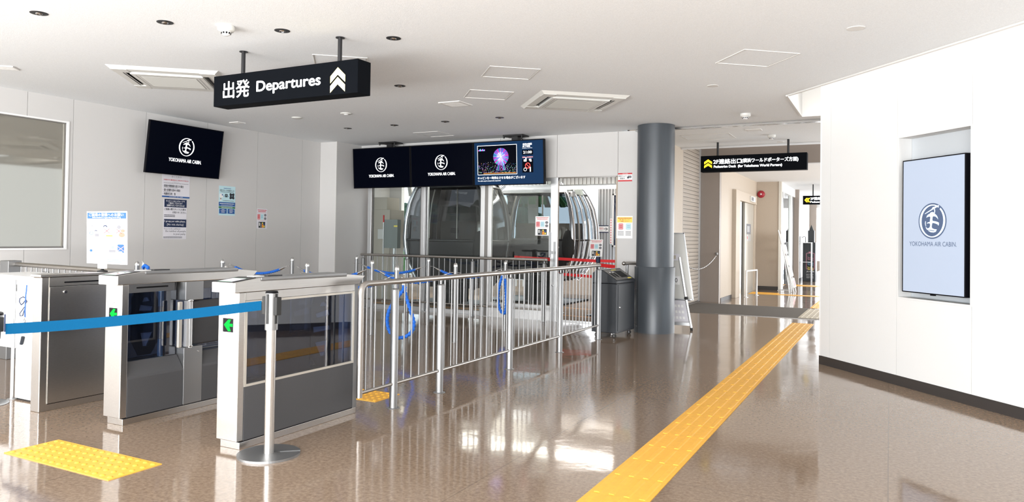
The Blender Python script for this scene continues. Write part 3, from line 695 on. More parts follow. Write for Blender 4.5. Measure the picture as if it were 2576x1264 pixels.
def lw_frame(y, z): return frame((XL+.001, y, z), (0, 1, 0))
poster(lw_frame(6.19, 1.965), .412, .295, 'white notice with black Japanese lines and a blue foot, just below the left wall screen', [
    ('t', .33, .03, .36, .10, 'ink_grey', 'おことわり'), ('t', .05, .20, .90, .06, 'ink_red', '次の場合はやむなく運転を見合わせることがありますのでご了承ください', .02), ('t', .37, .29, .25, .05, 'ink_grey', 'ご了承ください。'),
    ('l', .05, .35, .9, .04, 'ink_grey', 1), ('t', .03, .44, .74, .11, 'ink_dark', '・風速が規制値を超えた場合', .02), ('l', .05, .56, .5, .03, 'ink_grey', 1), ('t', .03, .62, .62, .11, 'ink_dark', '・雷の影響を認めた場合', .02), ('l', .05, .74, .25, .03, 'ink_grey', 1),
    ('t', .03, .79, .45, .11, 'ink_dark', '・地震発生時　等', .02), ('r', 0, .935, 1, .065, 'ink_blue'), ('t', .25, .952, .5, .03, 'ink_white', 'YOKOHAMA  AIR  CABIN')])
poster(lw_frame(6.217, 1.648), .347, .518, 'white notice with two navy blocks reading 1 group per cabin please', [
    ('r', .03, 0, .96, .20, 'ink_navy'), ('t', .10, .025, .80, .045, 'ink_white', 'キャビン１台１グループで', .03), ('t', .20, .08, .60, .045, 'ink_white', 'ご案内しております', .03), ('t', .14, .135, .74, .045, 'ink_white', '【相乗りはしておりません】', .03),
    ('t', .03, .225, .93, .055, 'ink_dark', 'ご搭乗の際スタッフに人数を', .02), ('t', .38, .30, .60, .055, 'ink_dark', 'お知らせください。', .02), ('l', .03, .38, .46, .07, 'ink_dark', 2),
    ('r', .03, .50, .96, .20, 'ink_navy'), ('t', .05, .53, .90, .055, 'ink_white', '1 group per cabin please.', .02), ('t', .16, .61, .70, .06, 'ink_white', '[No ride sharing]', .015),
    ('t', .03, .72, .70, .04, 'ink_grey', 'Please let the staff know'), ('t', .09, .775, .88, .06, 'ink_dark', 'the number of people', .015), ('t', .44, .85, .53, .055, 'ink_dark', 'in your party.', .015), ('l', .02, .93, .8, .05, 'ink_dark', 2)])
poster(lw_frame(7.08, 1.878), .284, .412, 'pale blue stamp poster with dark flower shape on the left wall', [
    ('l', .28, .06, .45, .04, 'ink_blue', 1), ('t', .05, .12, .88, .06, 'ink_dark', '記念スタンプが出来ました！', .03), ('l', .1, .19, .8, .03, 'ink_dark', 1),
    ('r', .04, .27, .20, .13, 'ink_white'), ('o', .17, .28, .07, .05, 'ink_blue'), ('t', .27, .32, .06, .045, 'ink_blue', '+', .03), ('r', .37, .27, .15, .11, 'ink_dark'), ('t', .42, .29, .05, .07, 'ink_paleblue', '?', .02), ('t', .55, .33, .06, .03, 'ink_blue', '=', .03),
    ('o', .66, .25, .26, .17, 'ink_dark'), ('o', .64, .23, .12, .09, 'ink_dark'), ('o', .82, .23, .12, .09, 'ink_dark'), ('o', .64, .35, .12, .09, 'ink_dark'), ('o', .82, .35, .12, .09, 'ink_dark'), ('t', .77, .30, .05, .07, 'ink_paleblue', '?', .02),
    ('o', .07, .42, .08, .05, 'ink_brown'), ('o', .06, .46, .10, .05, 'ink_white'), ('l', .25, .485, .68, .03, 'ink_dark', 1),
    ('r', 0, .55, 1, .135, 'ink_blue'), ('l', .06, .575, .88, .05, 'ink_white', 1), ('l', .15, .64, .7, .025, 'ink_white', 1), ('r', 0, .70, 1, .06, 'ink_green'), ('l', .16, .712, .68, .035, 'ink_white', 1),
    ('r', .03, .775, .46, .165, 'ink_blue'), ('r', .54, .775, .43, .165, 'ink_blue'), ('l', .18, .79, .16, .035, 'ink_white', 1), ('l', .12, .83, .3, .02, 'ink_white', 1), ('l', .16, .86, .2, .05, 'ink_white', 2), ('l', .65, .79, .2, .035, 'ink_white', 1), ('l', .62, .83, .28, .02, 'ink_white', 1), ('l', .66, .86, .18, .05, 'ink_white', 2)], base='ink_paleblue')
def ticket_notice(T, w, h, label, name='poster', base='paper', lead='ink_red'):
    return poster(T, w, h, label, [
        ('l', .07, .035, .86, .075, 'ink_red', 1), ('l', .13, .105, .74, .075, 'ink_red', 1), ('l', .05, .185, .9, .02, 'ink_pink', 1),
        ('R', .05, .27, .28, .28, 'ink_pink'), ('R', .37, .27, .28, .28, 'ink_paleblue'), ('l', .09, .31, .18, .18, 'ink_red', 3), ('l', .41, .31, .18, .18, 'ink_lightblue', 3), ('o', .70, .25, .22, .14, 'ink_grey'), ('o', .70, .42, .22, .14, 'ink_grey'), ('l', .05, .57, .88, .015, 'ink_pink', 1),
        ('r', .18, .66, .64, .30, 'ink_dark'), ('r', .22, .70, .1, .16, 'offwhite'), ('r', .50, .78, .15, .17, 'ink_orange'), ('o', .5, .69, .12, .07, 'ink_yellow'), ('o', .66, .74, .10, .07, 'ink_skyblue'), ('r', .67, .84, .1, .1, 'ink_yellow'), ('r', .35, .74, .12, .2, 'ink_grey')], base=base, name=name)
ticket_notice(lw_frame(7.768, 1.587), .20, .296, 'small pink and blue ticket notice with a photo, rightmost on the left wall')
ticket_notice(frame((-4.668, YG-.036, 1.532), (1, 0, 0)), .228, .285, 'ticket notice stuck on the glass sliding door beside the pull handle', base='paper_white')
poster(frame((-3.375, YB-.0012, 2.135), (1, 0, 0)), .205, .118, 'small white camera recording sticker with red bands high beside the doorway', [
    ('r', 0, 0, 1, .17, 'ink_red'), ('r', 0, .83, 1, .17, 'ink_red'), ('t', .05, .26, .55, .22, 'ink_dark', '防犯カメラ', .03), ('t', .14, .54, .34, .2, 'ink_dark', '録画中', .03), ('t', .3, .05, .4, .08, 'ink_white', 'ON RECORDING', .02),
    ('R', .68, .33, .27, .28, 'ink_grey'), ('o', .64, .45, .14, .22, 'ink_dark')], base='paper_white', name='sticker', cat='sticker')
poster(frame((-3.388, YB-.0012, 1.535), (1, 0, 0)), .232, .312, 'white notice with yellow heading between the doorway and the grey pillar', [
    ('r', .04, .05, .94, .24, 'ink_yellow'), ('l', .08, .06, .85, .075, 'ink_red', 1), ('t', .18, .14, .64, .055, 'ink_red', '乗り場スタッフに', .02), ('t', .2, .21, .6, .055, 'ink_red', 'ご相談ください。', .02),
    ('R', .12, .33, .30, .28, 'ink_pink'), ('R', .58, .33, .32, .28, 'ink_paleblue'), ('l', .18, .40, .18, .14, 'ink_red', 2), ('l', .66, .40, .18, .14, 'ink_lightblue', 2), ('l', .08, .66, .37, .22, 'ink_grey', 4), ('l', .57, .66, .33, .22, 'ink_grey', 4)], base='paper_white')

# ---------------------------------------------------------------- ticket gates
def gate(gx, label, inner):
    """gx: right face plane; y measured from the front of the body at 2.93"""
    Y0 = 2.93; W = .163
    o = thing('ticket_gate', (gx-W/2, Y0+.5, 0), label, 'ticket gate', 'ticket gates')
    T = Matrix.Translation((gx, Y0, 0))
    def mb(*a): m = MB(*a); m.T = T; return m
    c = mb('steel'); c.box(-W, 0, 0, .046, .048, .886); co = c.build('front_column', o, bevel=.004)
    m = mb('steel_h'); m.box(-W+.008, -.003, .024, 1.03, 0, .040); m.build('plinth', o, bevel=.002)
    m = mb('steel_satin'); m.box(-W+.003, -.001, .995, 1.035, .04, .886); m.build('rear_post', o, bevel=.003)
    m = mb('steel_h'); m.prism([(-.045, .887), (-.047, .945), (.14, .966), (.155, .966), (.155, .948), (.91, .943), (.91, .958), (1.10, .939), (1.04, .886)], 'x', -W-.0, .003); m.build('top_cap', o, bevel=.003)
    m = mb('steel_satin'); m.box(-W-.002, .006, .156, .905, .950, .966); m.build('lid', o, bevel=.002)
    m = mb('alu_dark'); m.box(-.03, .0065, .158, .905, .9455, .9500); m.build('lid_gap', o)
    # front end of the cap: translucent block, sloping reader glass
    m = mb('whitegloss', 'glass'); m.box(-W-.001, .0035, -.049, -.030, .888, .944)
    m.build('front_lamp', o, bevel=.002)
    sl = math.atan2(.021, .187); R = T @ Matrix.Translation((0, -.045, .9462)) @ Matrix.Rotation(sl, 4, 'X')
    m = MB('cabin_dark', 'paper', 'ink_green', 'white'); m.T = R
    m.box(-W+.012, -.010, .004, .175, 0, .0025); m.box(-W+.03, -.028, .012, .12, .0025, .0032, 'paper' if not inner else 'white')
    m.box(-W+.03, -.028, .122, .127, .0025, .0034, 'ink_green'); m.box(-W+.03, -.028, .008, .0115, .0025, .0034, 'ink_green')
    if inner:
        for (x, y, mt) in ((-.11, .03, 'ink_pink'), (-.07, .05, 'ink_pink'), (-.12, .08, 'ink_green'), (-.06, .09, 'ink_green'), (-.09, .06, 'ink_grey')): m.box(x, x+.02, y, y+.015, .0032, .0036, mt)
    m.build('ticket_reader', o)
    m = mb('white', 'ink_grey', 'black'); m.box(-.13, -.07, .17, .25, .966, .970); m.box(-.125, -.055, .262, .38, .966, .9725, 'cabin_dark'); m.build('card_reader', o, bevel=.001)
    # front stickers: ticket mark (no code pattern) and arrow display
    F = frame((gx-W, Y0, 0), (1, 0, 0))
    m = MB('whitegloss'); m.T = F; m.fill([rrect(.036, .743, .122, .862, .008)], 'whitegloss', 0, .0006)
    m.fill([rrect(.041, .748, .117, .857, .006), rrect(.044, .751, .114, .854, .005)], 'outline', 0, .0008)
    m.text('QR', .062, .758, .034, .022, 'ink_dark', bold=.01, z=.001); m.build('ticket_mark', o)
    m = MB('whitegloss'); m.T = F; m.box(.035, .126, .657, .743, 0, .0012, 'paper_white'); m.box(.039, .122, .661, .739, .0012, .002, 'black')
    m.fill([[(.118, .693), (.118, .710), (.092, .7095), (.104, .733), (.083, .733), (.048, .7015), (.083, .666), (.104, .668), (.092, .693)]], 'glow_green', 0, .0026)
    m.build('arrow_display', o)
    m = mb('chrome'); 
    for x in (-.12, -.06): m.cyl((x, -.001, .60), (x, .002, .60), .003)
    m.build('screw', o)
    def window(side_x, y0, y1, z0, z1, fr=True, gl='glass_dark'):
        s = 1 if side_x > -W/2 else -1
        if fr:
            m = mb('frame_beige'); t = .014
            for (a, b, c_, d) in ((y0, y1, z0, z0+t), (y0, y1, z1-t, z1), (y0, y0+t, z0+t, z1-t), (y1-t, y1, z0+t, z1-t)): m.box(side_x-s*.008, side_x+s*.002, a, b, c_, d)
            m.build('window_frame', o)
        m = mb(gl); m.box(side_x-s*.010, side_x-s*.006, y0+.008, y1-.008, z0+.008, z1-.008); m.build('side_glass', o)
    def hexplate(x, y0, y1, z0, z1, flip=False):
        def q(p): u = p[0] if not flip else 1-p[0]; return (y0+(y1-y0)*u, z0+(z1-z0)*p[1])
        outer = [(.0, .83), (.15, 1), (.93, 1), (1, .88), (1, .24), (.72, 0), (.25, 0), (0, .18)]
        holes = [[(.38, .90), (.55, .90), (.62, .83), (.30, .84)], [(.16, .745), (.68, .79), (.74, .70), (.21, .68)], [(.08, .565), (.75, .555), (.76, .49), (.10, .48)], [(.16, .345), (.66, .35), (.56, .135), (.38, .13)]]
        m = MB('plate'); m.T = T @ frame((x, 0, 0), (0, 1, 0)); m.fill([[q(p) for p in outer]]+[[q(p) for p in h] for h in holes], 'plate', .012)
        m.build('flap_mechanism', o)
        m = MB('paper_white'); m.T = T @ frame((x-.0115, 0, 0), (0, 1, 0))  # white sheets added behind the plate holes so they show bright
        for h in holes: m.fill([[(q(p)[0]*1.0, q(p)[1]) for p in h]], 'paper_white', 0, -.001)
        m.build('bright_hole_backing', o)
    m = mb('black', 'alu'); m.box(-W+.004, -.004, .046, .995, .041, .055)
    if not inner:
        m.build('base_seal', o)
        m = mb('steel_h', 'alu_dark'); m.box(-.012, 0, .047, .994, .840, .885); m.box(-W, -W+.012, .047, .994, .840, .885); m.build('side_rail', o)
        window(0, .047, .994, .350, .838)
        m = mb('charcoal'); m.box(-.014, 0, .048, .993, .045, .349); m.box(-W, -W+.014, .048, .993, .045, .349); m.build('side_panel', o, bevel=.003)
        window(-W, .047, .994, .350, .838)
        m = mb('ink_lightblue', 'charcoal'); m.box(-.09, -.06, .34, .455, .36, .83, 'charcoal'); m.box(-.10, -.055, .325, .345, .70, .83, 'alu'); m.box(-.10, -.055, .325, .345, .36, .46, 'alu'); m.box(-.10, -.07, .88, .92, .36, .83, 'charcoal'); m.box(-.1, -.06, .45, .64, .36, .60, 'charcoal')
        m.build('inner_frame', o)
        hexplate(-.055, .63, .885, .362, .826)
    else:
        m.build('base_seal', o)
        m = mb('charcoal', 'black'); m.box(-.012, -.004, .047, .38, .832, .885); m.box(-.0115, -.0035, .10, .33, .858, .868, 'black'); m.build('side_rail', o)
        m = mb('charcoal'); m.box(-.012, -.004, .61, .994, .832, .885); m.build('side_rail', o)
        window(-.07, .047, .458, .38, .832, fr=False); window(-.07, .612, .994, .42, .832, fr=False); window(-W, .047, .994, .38, .838)
        for (a, b) in ((.047, .458), (.612, .994)):
            m = mb('charcoal'); m.prism([(-.155, .385), (-.068, .385), (-.004, .300), (0, .285), (0, .045), (-.16, .045)], 'y', a, b); m.build('side_panel', o, bevel=.003)
        hexplate(-.10, .135, .325, .41, .83, flip=True)
        m = mb('charcoal', 'ink_lightblue'); m.box(-.14, -.085, .385, .455, .38, .885); m.box(-.12, -.085, .345, .36, .38, .50, 'ink_lightblue'); m.box(-.12, -.085, .345, .36, .72, .83, 'ink_lightblue'); m.build('inner_frame', o)
        m = mb('steel_satin'); m.box(-.10, .002, .465, .610, .755, .886); m.build('hinge_cover', o, bevel=.004)
        m = mb('steel_satin', 'chrome'); m.box(-.10, .002, .460, .610, .045, .436); m.cyl((.001, .575, .398), (.006, .575, .398), .006, m='chrome'); m.build('hinge_cover', o, bevel=.004)
        m = mb('frame_beige'); m.box(-.01, .012, .405, .435, .44, .752); m.build('flap_edge', o, bevel=.006)
        m = mb('alu', 'chrome'); m.cyl((-.012, .51, .43), (-.012, .51, .76), .020); m.box(-.02, .008, .470, .492, .44, .752); m.lathe([(.022, .436), (.026, .440), (.022, .446)], (-.012, .51, 0), m='chrome'); m.lathe([(.022, .748), (.026, .752), (.022, .757)], (-.012, .51, 0), m='chrome'); m.build('hinge_post', o)
        m = mb('cabin_dark'); m.box(-.05, -.03, .53, .78, .44, .75); m.build('flap', o, bevel=.01)
    return o
gate(-3.242, 'stainless ticket gate nearest the camera, side window showing, behind the belt post', False)
gate(-4.268, 'middle stainless ticket gate with beige hinge post and steel covers', True)
# left cabinet with hatch
o = thing('gate_cabinet', (-5.1, 3.3, 0), 'brushed steel gate cabinet with a locked side door, left of the ticket gates', 'cabinet')
m = MB('steel'); m.box(-5.145, -5.047, 2.885, 3.95, .0, .905); m.build('body', o, bevel=.004)
m = MB('steel_h'); m.box(-5.155, -5.035, 2.87, 3.97, .906, .926); m.build('top', o, bevel=.003)
m = MB('steel'); m.box(-5.048, -5.0435, 2.937, 3.9, .05, .838); d = m.build('door', o, bevel=.001)
m = MB('chrome'); m.cyl((-5.045, 3.042, .80), (-5.036, 3.042, .80), .011); m.build('lock', d)
m = MB('black', 'frame_beige'); m.box(-5.047, -5.0452, 2.933, 2.9365, .05, .905, 'frame_beige'); m.box(-5.047, -5.0450, 2.937, 3.9, .839, .8425, 'black'); m.box(-5.047, -5.0450, 2.937, 3.9, .045, .049, 'black'); m.build('door_seam', o)
m = MB('black'); m.T = frame((-5.0465, 0, 0), (0, 1, 0)); m.fill([rrect(3.035, .861, 3.62, .871, .0045)], 'black', 0, .0012); m.build('slot', o)
# white pillar unit and side panel left of it
o = thing('white_gate_unit', (-5.4, 3.3, 0), 'bright white gate pillar with a lanyard hanging on its front', 'cabinet')
m = MB('whitegloss'); m.box(-5.60, -5.165, 3.03, 3.6, .012, .865); m.build('body', o, bevel=.004)
m = MB('whitegloss'); m.box(-5.635, -5.165, 2.99, 3.62, .866, .893); m.build('top', o, bevel=.004)
m = MB('alu'); m.cyl((-5.615, 3.02, 0), (-5.615, 3.02, .865), .011); m.lathe([(.03, 0), (.03, .004)], (-5.615, 3.02, 0)); m.build('side_rod', o)
m = MB('dark_metal'); m.box(-5.59, -5.17, 3.04, 3.6, 0, .012); m.build('plinth', o)
o = thing('white_wing_panel', (-5.8, 3.06, .36), 'hanging white panel with a round knob at the far left edge', 'panel')
m = MB('whitegloss'); m.box(-6.1, -5.645, 3.05, 3.4, .36, .89); m.build('panel', o, bevel=.004)
m = MB('alu', 'white'); m.cyl((-5.665, 3.05, .80), (-5.665, 3.035, .80), .032, m='alu'); m.cyl((-5.665, 3.035, .80), (-5.665, 3.028, .80), .022, m='white'); m.cyl((-5.672, 3.05, .865), (-5.672, 3.04, .865), .009, m='alu'); m.build('knob', o)
m = MB('ink_navy'); m.box(-5.785, -5.772, 3.045, 3.05, .47, .60); m.build('side_mark', o)
# lanyard
o = thing('lanyard', (-5.466, 3.02, .84), 'thin dark blue lanyard with looped strap hanging on the white pillar', 'lanyard')
m = MB('ink_blue', 'ink_navy'); y = 3.018
m.tube([(-5.459, y, .83), (-5.462, y, .79), (-5.468, y, .76), (-5.470, y, .70), (-5.474, y, .64), (-5.470, y, .60)], .0045, 8)
m.tube([(-5.468, y, .735), (-5.50, y, .745), (-5.54, y, .73), (-5.545, y, .705), (-5.52, y, .685), (-5.495, y, .70), (-5.468, y, .725), (-5.452, y, .715), (-5.468, y, .70)], .0035, 8, m='ink_navy')
m.tube([(-5.472, y, .68), (-5.50, y, .655), (-5.535, y, .625), (-5.53, y, .605), (-5.50, y, .61), (-5.476, y, .66)], .003, 8, m='ink_navy'); m.build('strap', o)
m = MB('chrome', 'ink_navy'); m.tube([(-5.47, y, .60), (-5.462, y, .575), (-5.475, y, .55), (-5.485, y, .575), (-5.47, y, .60)], .003, 8); m.build('clip', o); m = MB('ink_navy'); m.tube([(-5.475, y, .55), (-5.50, y, .53), (-5.46, y, .545)], .004, 8, m='ink_navy'); m.build('buckle', o); m = MB('ink_dark'); m.tube([(-5.49, y, .46), (-5.50, y, .43), (-5.51, y, .405)], .011, 10); m.build('tag', o)
# information stand on the steel cabinet
o = thing('notice_stand', (-5.092, 3.34, .927), 'white boarding information notice with a blue heading on a small stand', 'notice')
vd = Vector((-.085, .03, 1)).normalized()
T = frame((-5.307, 3.35, 1.368), (1, .02, 0), vd); 
k = poster(T, .452, .385, None, [
    ('r', .02, .025, .96, .115, 'ink_skyblue'), ('t', .06, .035, .86, .062, 'ink_white', 'ご搭乗の皆様へのお願い', .035), ('t', .15, .105, .70, .03, 'ink_white', 'Information regarding boarding', .02),
    ('l', .04, .165, .90, .03, 'ink_pink', 1), ('l', .08, .20, .84, .055, 'ink_lightblue', 2),
    ('o', .10, .27, .07, .06, 'ink_grey'), ('o', .11, .285, .05, .05, 'paper_white'), ('x', .22, .29, .07, .05, 'ink_pink'), ('ring', .07, .385, .10, .07, 'ink_skyblue'), ('o', .20, .36, .07, .05, 'ink_navy'), ('o', .205, .375, .06, .05, 'paper_white'), ('R', .21, .43, .10, .055, 'ink_grey'),
    ('o', .42, .265, .10, .06, 'ink_navy'), ('o', .43, .285, .08, .06, 'paper_white'), ('x', .44, .33, .14, .09, 'ink_red'), ('R', .49, .455, .16, .022, 'ink_orange'),
    ('o', .76, .265, .09, .07, 'ink_grey'), ('x', .74, .33, .13, .09, 'ink_red'), ('o', .85, .34, .10, .06, 'ink_brown'), ('o', .80, .40, .15, .09, 'ink_brown'),
    ('l', .08, .505, .22, .02, 'ink_grey', 1), ('l', .40, .505, .26, .02, 'ink_grey', 1), ('l', .74, .505, .20, .02, 'ink_grey', 1), ('l', .10, .54, .17, .045, 'ink_lightblue', 2), ('l', .42, .54, .20, .045, 'ink_lightblue', 2), ('l', .73, .54, .20, .045, 'ink_lightblue', 2),
    ('l', .08, .62, .38, .015, 'ink_pink', 1), ('l', .06, .68, .40, .04, 'ink_lightblue', 2), ('o', .08, .73, .07, .05, 'ink_skyblue'), ('o', .18, .74, .06, .04, 'ink_pink'), ('R', .10, .79, .24, .10, 'paper'),
    ('o', .61, .655, .08, .06, 'ink_lightblue'), ('R', .56, .73, .16, .05, 'ink_grey'), ('R', .77, .625, .16, .13, 'ink_blue'), ('r', .795, .645, .11, .115, 'paper_white'), ('x', .77, .66, .16, .09, 'ink_pink'), ('r', .885, .74, .04, .04, 'ink_blue'),
    ('l', .50, .80, .46, .09, 'ink_pink', 3), ('l', .52, .90, .44, .07, 'ink_lightblue', 2)], base='paper', name='notice_sheet', thick=.004)
for key in list(k.keys()): del k[key]
k.parent = o; k.location = -WL[o]
m = MB('whitegloss'); m.box(-5.13, -5.05, 3.325, 3.345, .95, .99); m.cyl((-5.092, 3.337, .935), (-5.092, 3.337, .99), .008); m.build('clip', o)
m = MB('rubber'); m.lathe([(.035, .927), (.035, .934), (.012, .94), (.006, .955)], (-5.092, 3.337, 0)); m.build('foot', o)

# ---------------------------------------------------------------- tactile paving
m = MB('yellow', 'yellow_grey')
def tact_strip(mb, x0, y0, y1, mt=None):
    y = y0
    while y < y1-.01:
        ye = min(y+.3, y1); mb.box(x0+.001, x0+.299, y+.0008, ye-.0008, 0, .004, mt)
        for k in range(4):
            xx = x0+.0375+k*.075; mb.prism([(xx-.016, .004), (xx-.010, .0075), (xx+.010, .0075), (xx+.016, .004)], 'y', y+.014, ye-.014, mt)
        y = ye
tact_strip(m, -1.28, 1.5, 11.55)
tag(m.build('tactile_strip'), 'long yellow ribbed tactile paving strip running down the floor to the hall', 'tactile paving')
m = MB('yellow'); tact_strip(m, -1.28, 14.3, 17.2)
tag(m.build('tactile_strip'), 'yellow tactile strip continuing down the hall beyond the entrance mat', 'tactile paving')
m = MB('yellow_grey'); tact_strip(m, -1.28, 12.3, 14.0)
m.v = [v+Vector((0, 0, .0062)) for v in m.v]; tag(m.build('tactile_strip'), 'greyish ribbed tactile strip laid across the dark entrance mat', 'tactile paving')
def dots(x0, x1, y0, y1, nx, ny, label):
    m = MB('yellow'); m.box(x0, x1, y0, y1, 0, .004); px = (x1-x0)/nx; py = (y1-y0)/ny
    for i in range(nx):
        for j in range(ny): m.lathe([(.0145, .0035), (.0115, .0075), (.006, .0092), (.0001, .0095)], (x0+(i+.5)*px, y0+(j+.5)*py, 0), 12)
    tag(m.build('tactile_pad'), label, 'tactile paving')
dots(-4.293, -3.389, 2.276, 2.572, 15, 5, 'yellow dotted tactile pad on the floor in front of the middle gate')
dots(-4.0, -3.33, 4.285, 4.585, 11, 5, 'yellow dotted tactile pad behind the nearest gate, at the end of the railing')
m = MB('yellow'); y = 17.25
for i in range(5): m.box(-2.86+i*.3, -2.56+i*.3-.003, y, y+.3, 0, .004)
for i in range(4): m.box(-2.84, -2.28, y+.36+i*.07, y+.40+i*.07, 0, .006)
m.box(-2.86, -2.26, y+.3, y+.62, 0, .004)
tag(m.build('tactile_strip'), 'yellow tactile strip crossing the hall in front of the beige door', 'tactile paving')
m = MB('yellow'); m.box(-2.3, -1.5, 21.0, 21.6, 0, .004)
for i in range(8): m.box(-2.28+i*.1, -2.22+i*.1, 21.02, 21.58, .004, .007)
tag(m.build('tactile_strip'), 'farthest yellow tactile patch in front of the dark kiosk', 'tactile paving')
m = MB('mat_carpet', 'alu_dark'); m.box(-3.28, .9, 12.22, 14.1, 0, .006); m.box(-3.28, .9, 12.20, 12.22, 0, .007, 'alu_dark'); m.box(-3.28, .9, 14.1, 14.12, 0, .007, 'alu_dark')
tag(m.build('entrance_mat'), 'wide dark brown entrance mat across the hall floor', 'mat')

# ---------------------------------------------------------------- belt posts
def belt_post(bx, by, h, label, lean=(0, 0), disc=.168, notch=True):
    o = thing('belt_post', (bx, by, 0), label, 'belt post')
    m = MB('steel_satin')
    pr = [(.0001, 0), (disc, 0), (disc, .006), (disc*.96, .010), (.04, .018), (.03, .020)]
    if notch:
        n = 60; a0 = radians(14); a1 = radians(346); rot = radians(42)
        top = [(disc*cos(rot+a0+(a1-a0)*i/n), disc*sin(rot+a0+(a1-a0)*i/n)) for i in range(n+1)]
        wv = Vector((cos(rot), sin(rot))); pv = Vector((-wv.y, wv.x)); a = math.atan2(top[0][1], top[0][0])
        slot = [tuple(wv*.055+pv*-.012), tuple(wv*.045), tuple(wv*.055+pv*.012)]
        tw = .012; e = math.sqrt(disc**2-tw**2)
        arc = [(disc*cos(rot+t), disc*sin(rot+t)) for t in [math.asin(tw/disc)+(2*pi-2*math.asin(tw/disc))*i/64 for i in range(65)]]
        loop = arc+[tuple(wv*.06-pv*tw), tuple(wv*.05-pv*tw*.6), tuple(wv*.047), tuple(wv*.05+pv*tw*.6), tuple(wv*.06+pv*tw)]
        T0 = m.T.copy(); m.T = Matrix.Translation((bx, by, .006)); m.fill([loop], None, .012); m.T = T0
    else: m.lathe(pr, (bx, by, 0), 48)
    m.build('base_plate', o, bevel=.002)
    lx, ly = lean
    def at(z): return (bx+lx*z/h, by+ly*z/h, z)
    m = MB('steel'); m.cyl(at(.012), at(h-.20), .0265, 28); m.build('tube', o)
    m = MB('steel_satin', 'black', 'rubber'); m.cyl(at(h-.215), at(h-.012), .0345, 28)
    m.cyl(at(h-.012), at(h), .035, 28, .031, 'black')
    c = at(h-.07)
    for a in (pi, -pi/2+.15, 0):
        T0 = m.T.copy(); m.T = Matrix.Translation((c[0], c[1], c[2]-.02)) @ Matrix.Rotation(a, 4, 'Z'); m.box(.033, .036, -.008, .008, -.09, .075, 'rubber'); m.T = T0
    m.build('head', o)
    T = Matrix.Translation((c[0], c[1], c[2]))
    for s in (-1, 1):
        m = MB('rubber'); m.T = T; m.box(s*.033, s*.056, -.018, .018, -.062, .038); m.build('belt_clip', o, bevel=.003)
    return o
belt_post(-3.038, 2.974, .905, 'stainless belt post with a round slotted base in front of the nearest gate')
belt_post(-5.60, 2.84, .65, 'stainless belt post cut off by the left edge, the blue belt clipped to it', lean=(.13, .0), disc=.14, notch=False)
m = MB('belt'); path = [(-3.098, 2.957), (-3.238, 2.926), (-4.45, 2.916), (-5.03, 2.878), (-5.17, 2.872), (-5.43, 2.870)]
pts = []
for (xa, ya), (xb, yb) in zip(path, path[1:]):
    n = max(1, int((xa-xb)/.1)); pts += [(xa+(xb-xa)*i/n, ya+(yb-ya)*i/n) for i in range(n)]
pts.append(path[-1]); N = len(pts)-1; h0, h1 = .052, .075; vs = []
for x, y in pts:
    t = (-3.098-x)/(5.43-3.098); zc = .822+(.535-.822)*t-.014*4*t*(1-t); hh = (h0+(h1-h0)*t)/2; vs += [(x, y-.0008, zc-hh), (x, y-.0008, zc+hh), (x, y+.0008, zc+hh), (x, y+.0008, zc-hh)]
fs = []
for i in range(N):
    for j in range(4): fs.append((i*4+j, i*4+(j+1) % 4, (i+1)*4+(j+1) % 4, (i+1)*4+j))
m.add(vs, fs); tag(m.build('barrier_belt'), 'wide blue retractable belt stretched in front of the ticket gates', 'belt')

# ---------------------------------------------------------------- railings
def railing(T, posts, x0, x1, bal, label, end_loop=False, end_ball=True, h=.895, lo=.173):
    """T maps local x (along), z up"""
    c0 = T @ Vector(((x0+x1)/2, 0, 0)); o = thing('metal_railing', tuple(c0), label, 'railing')
    m = MB('rail_steel'); m.T = T
    if end_loop:
        pts = [(x0, 0, lo-.03)]+[(x0, 0, z) for z in (.3, .6, h-.06)]+[(x0+.06*(1-cos(a)), 0, h-.06+.06*sin(a)) for a in [radians(d) for d in (15, 30, 45, 60, 75, 90)]]+[(x0+.3, 0, h), (x1, 0, h)]
    else: pts = [(x0, 0, h), ((x0+x1)/2, 0, h), (x1, 0, h)]
    m.tube(pts, .0205, 18); m.T = T
    for xe in ([x1] if end_loop else [x0, x1]): m.lathe([(.0001, -.021), (.012, -.017), (.0205, 0), (.012, .017), (.0001, .021)], (xe, 0, h), 14)
    m.build('handrail', o)
    m = MB('rail_steel'); m.T = T
    segs = sorted([x0]+posts+[x1]); m.cyl((x0+.01, 0, lo), (x1-.02, 0, lo), .0125, 12); m.build('lower_rail', o)
    pm = None
    for x in posts:
        if pm is None:
            m = MB('steel_satin', 'chrome'); m.lathe([(.0285, 0), (.0285, .835), (.024, .845), (.0001, .848)], (0, 0, 0), 24); m.lathe([(.0001, .0), (.046, .0), (.046, .003), (.03, .005)], (0, 0, 0), 24); m.cyl((0, 0, .84), (0, 0, h-.012), .010, 12)
            p = m.build('post', o, local=True); pm = p
        else: p = pm.copy(); COL.objects.link(p)
        p.location = (T @ Vector((x, 0, 0)))-WL[o]
    bm_ = None
    for x in bal:
        if bm_ is None:
            m = MB('steel_satin'); m.cyl((0, 0, lo), (0, 0, h-.01), .006, 8); b = m.build('baluster', o, local=True); bm_ = b
        else: b = bm_.copy(); COL.objects.link(b)
        b.location = (T @ Vector((x, 0, 0)))-WL[o]
    return o
def along(o, u): u = Vector(u).normalized(); v = Vector((-u.y, u.x, 0)); return Matrix(((u.x, v.x, 0, o[0]), (u.y, v.y, 0, o[1]), (0, 0, 1, o[2]), (0, 0, 0, 1)))
T = along((-3.11, 0, 0), (0, 1, 0))
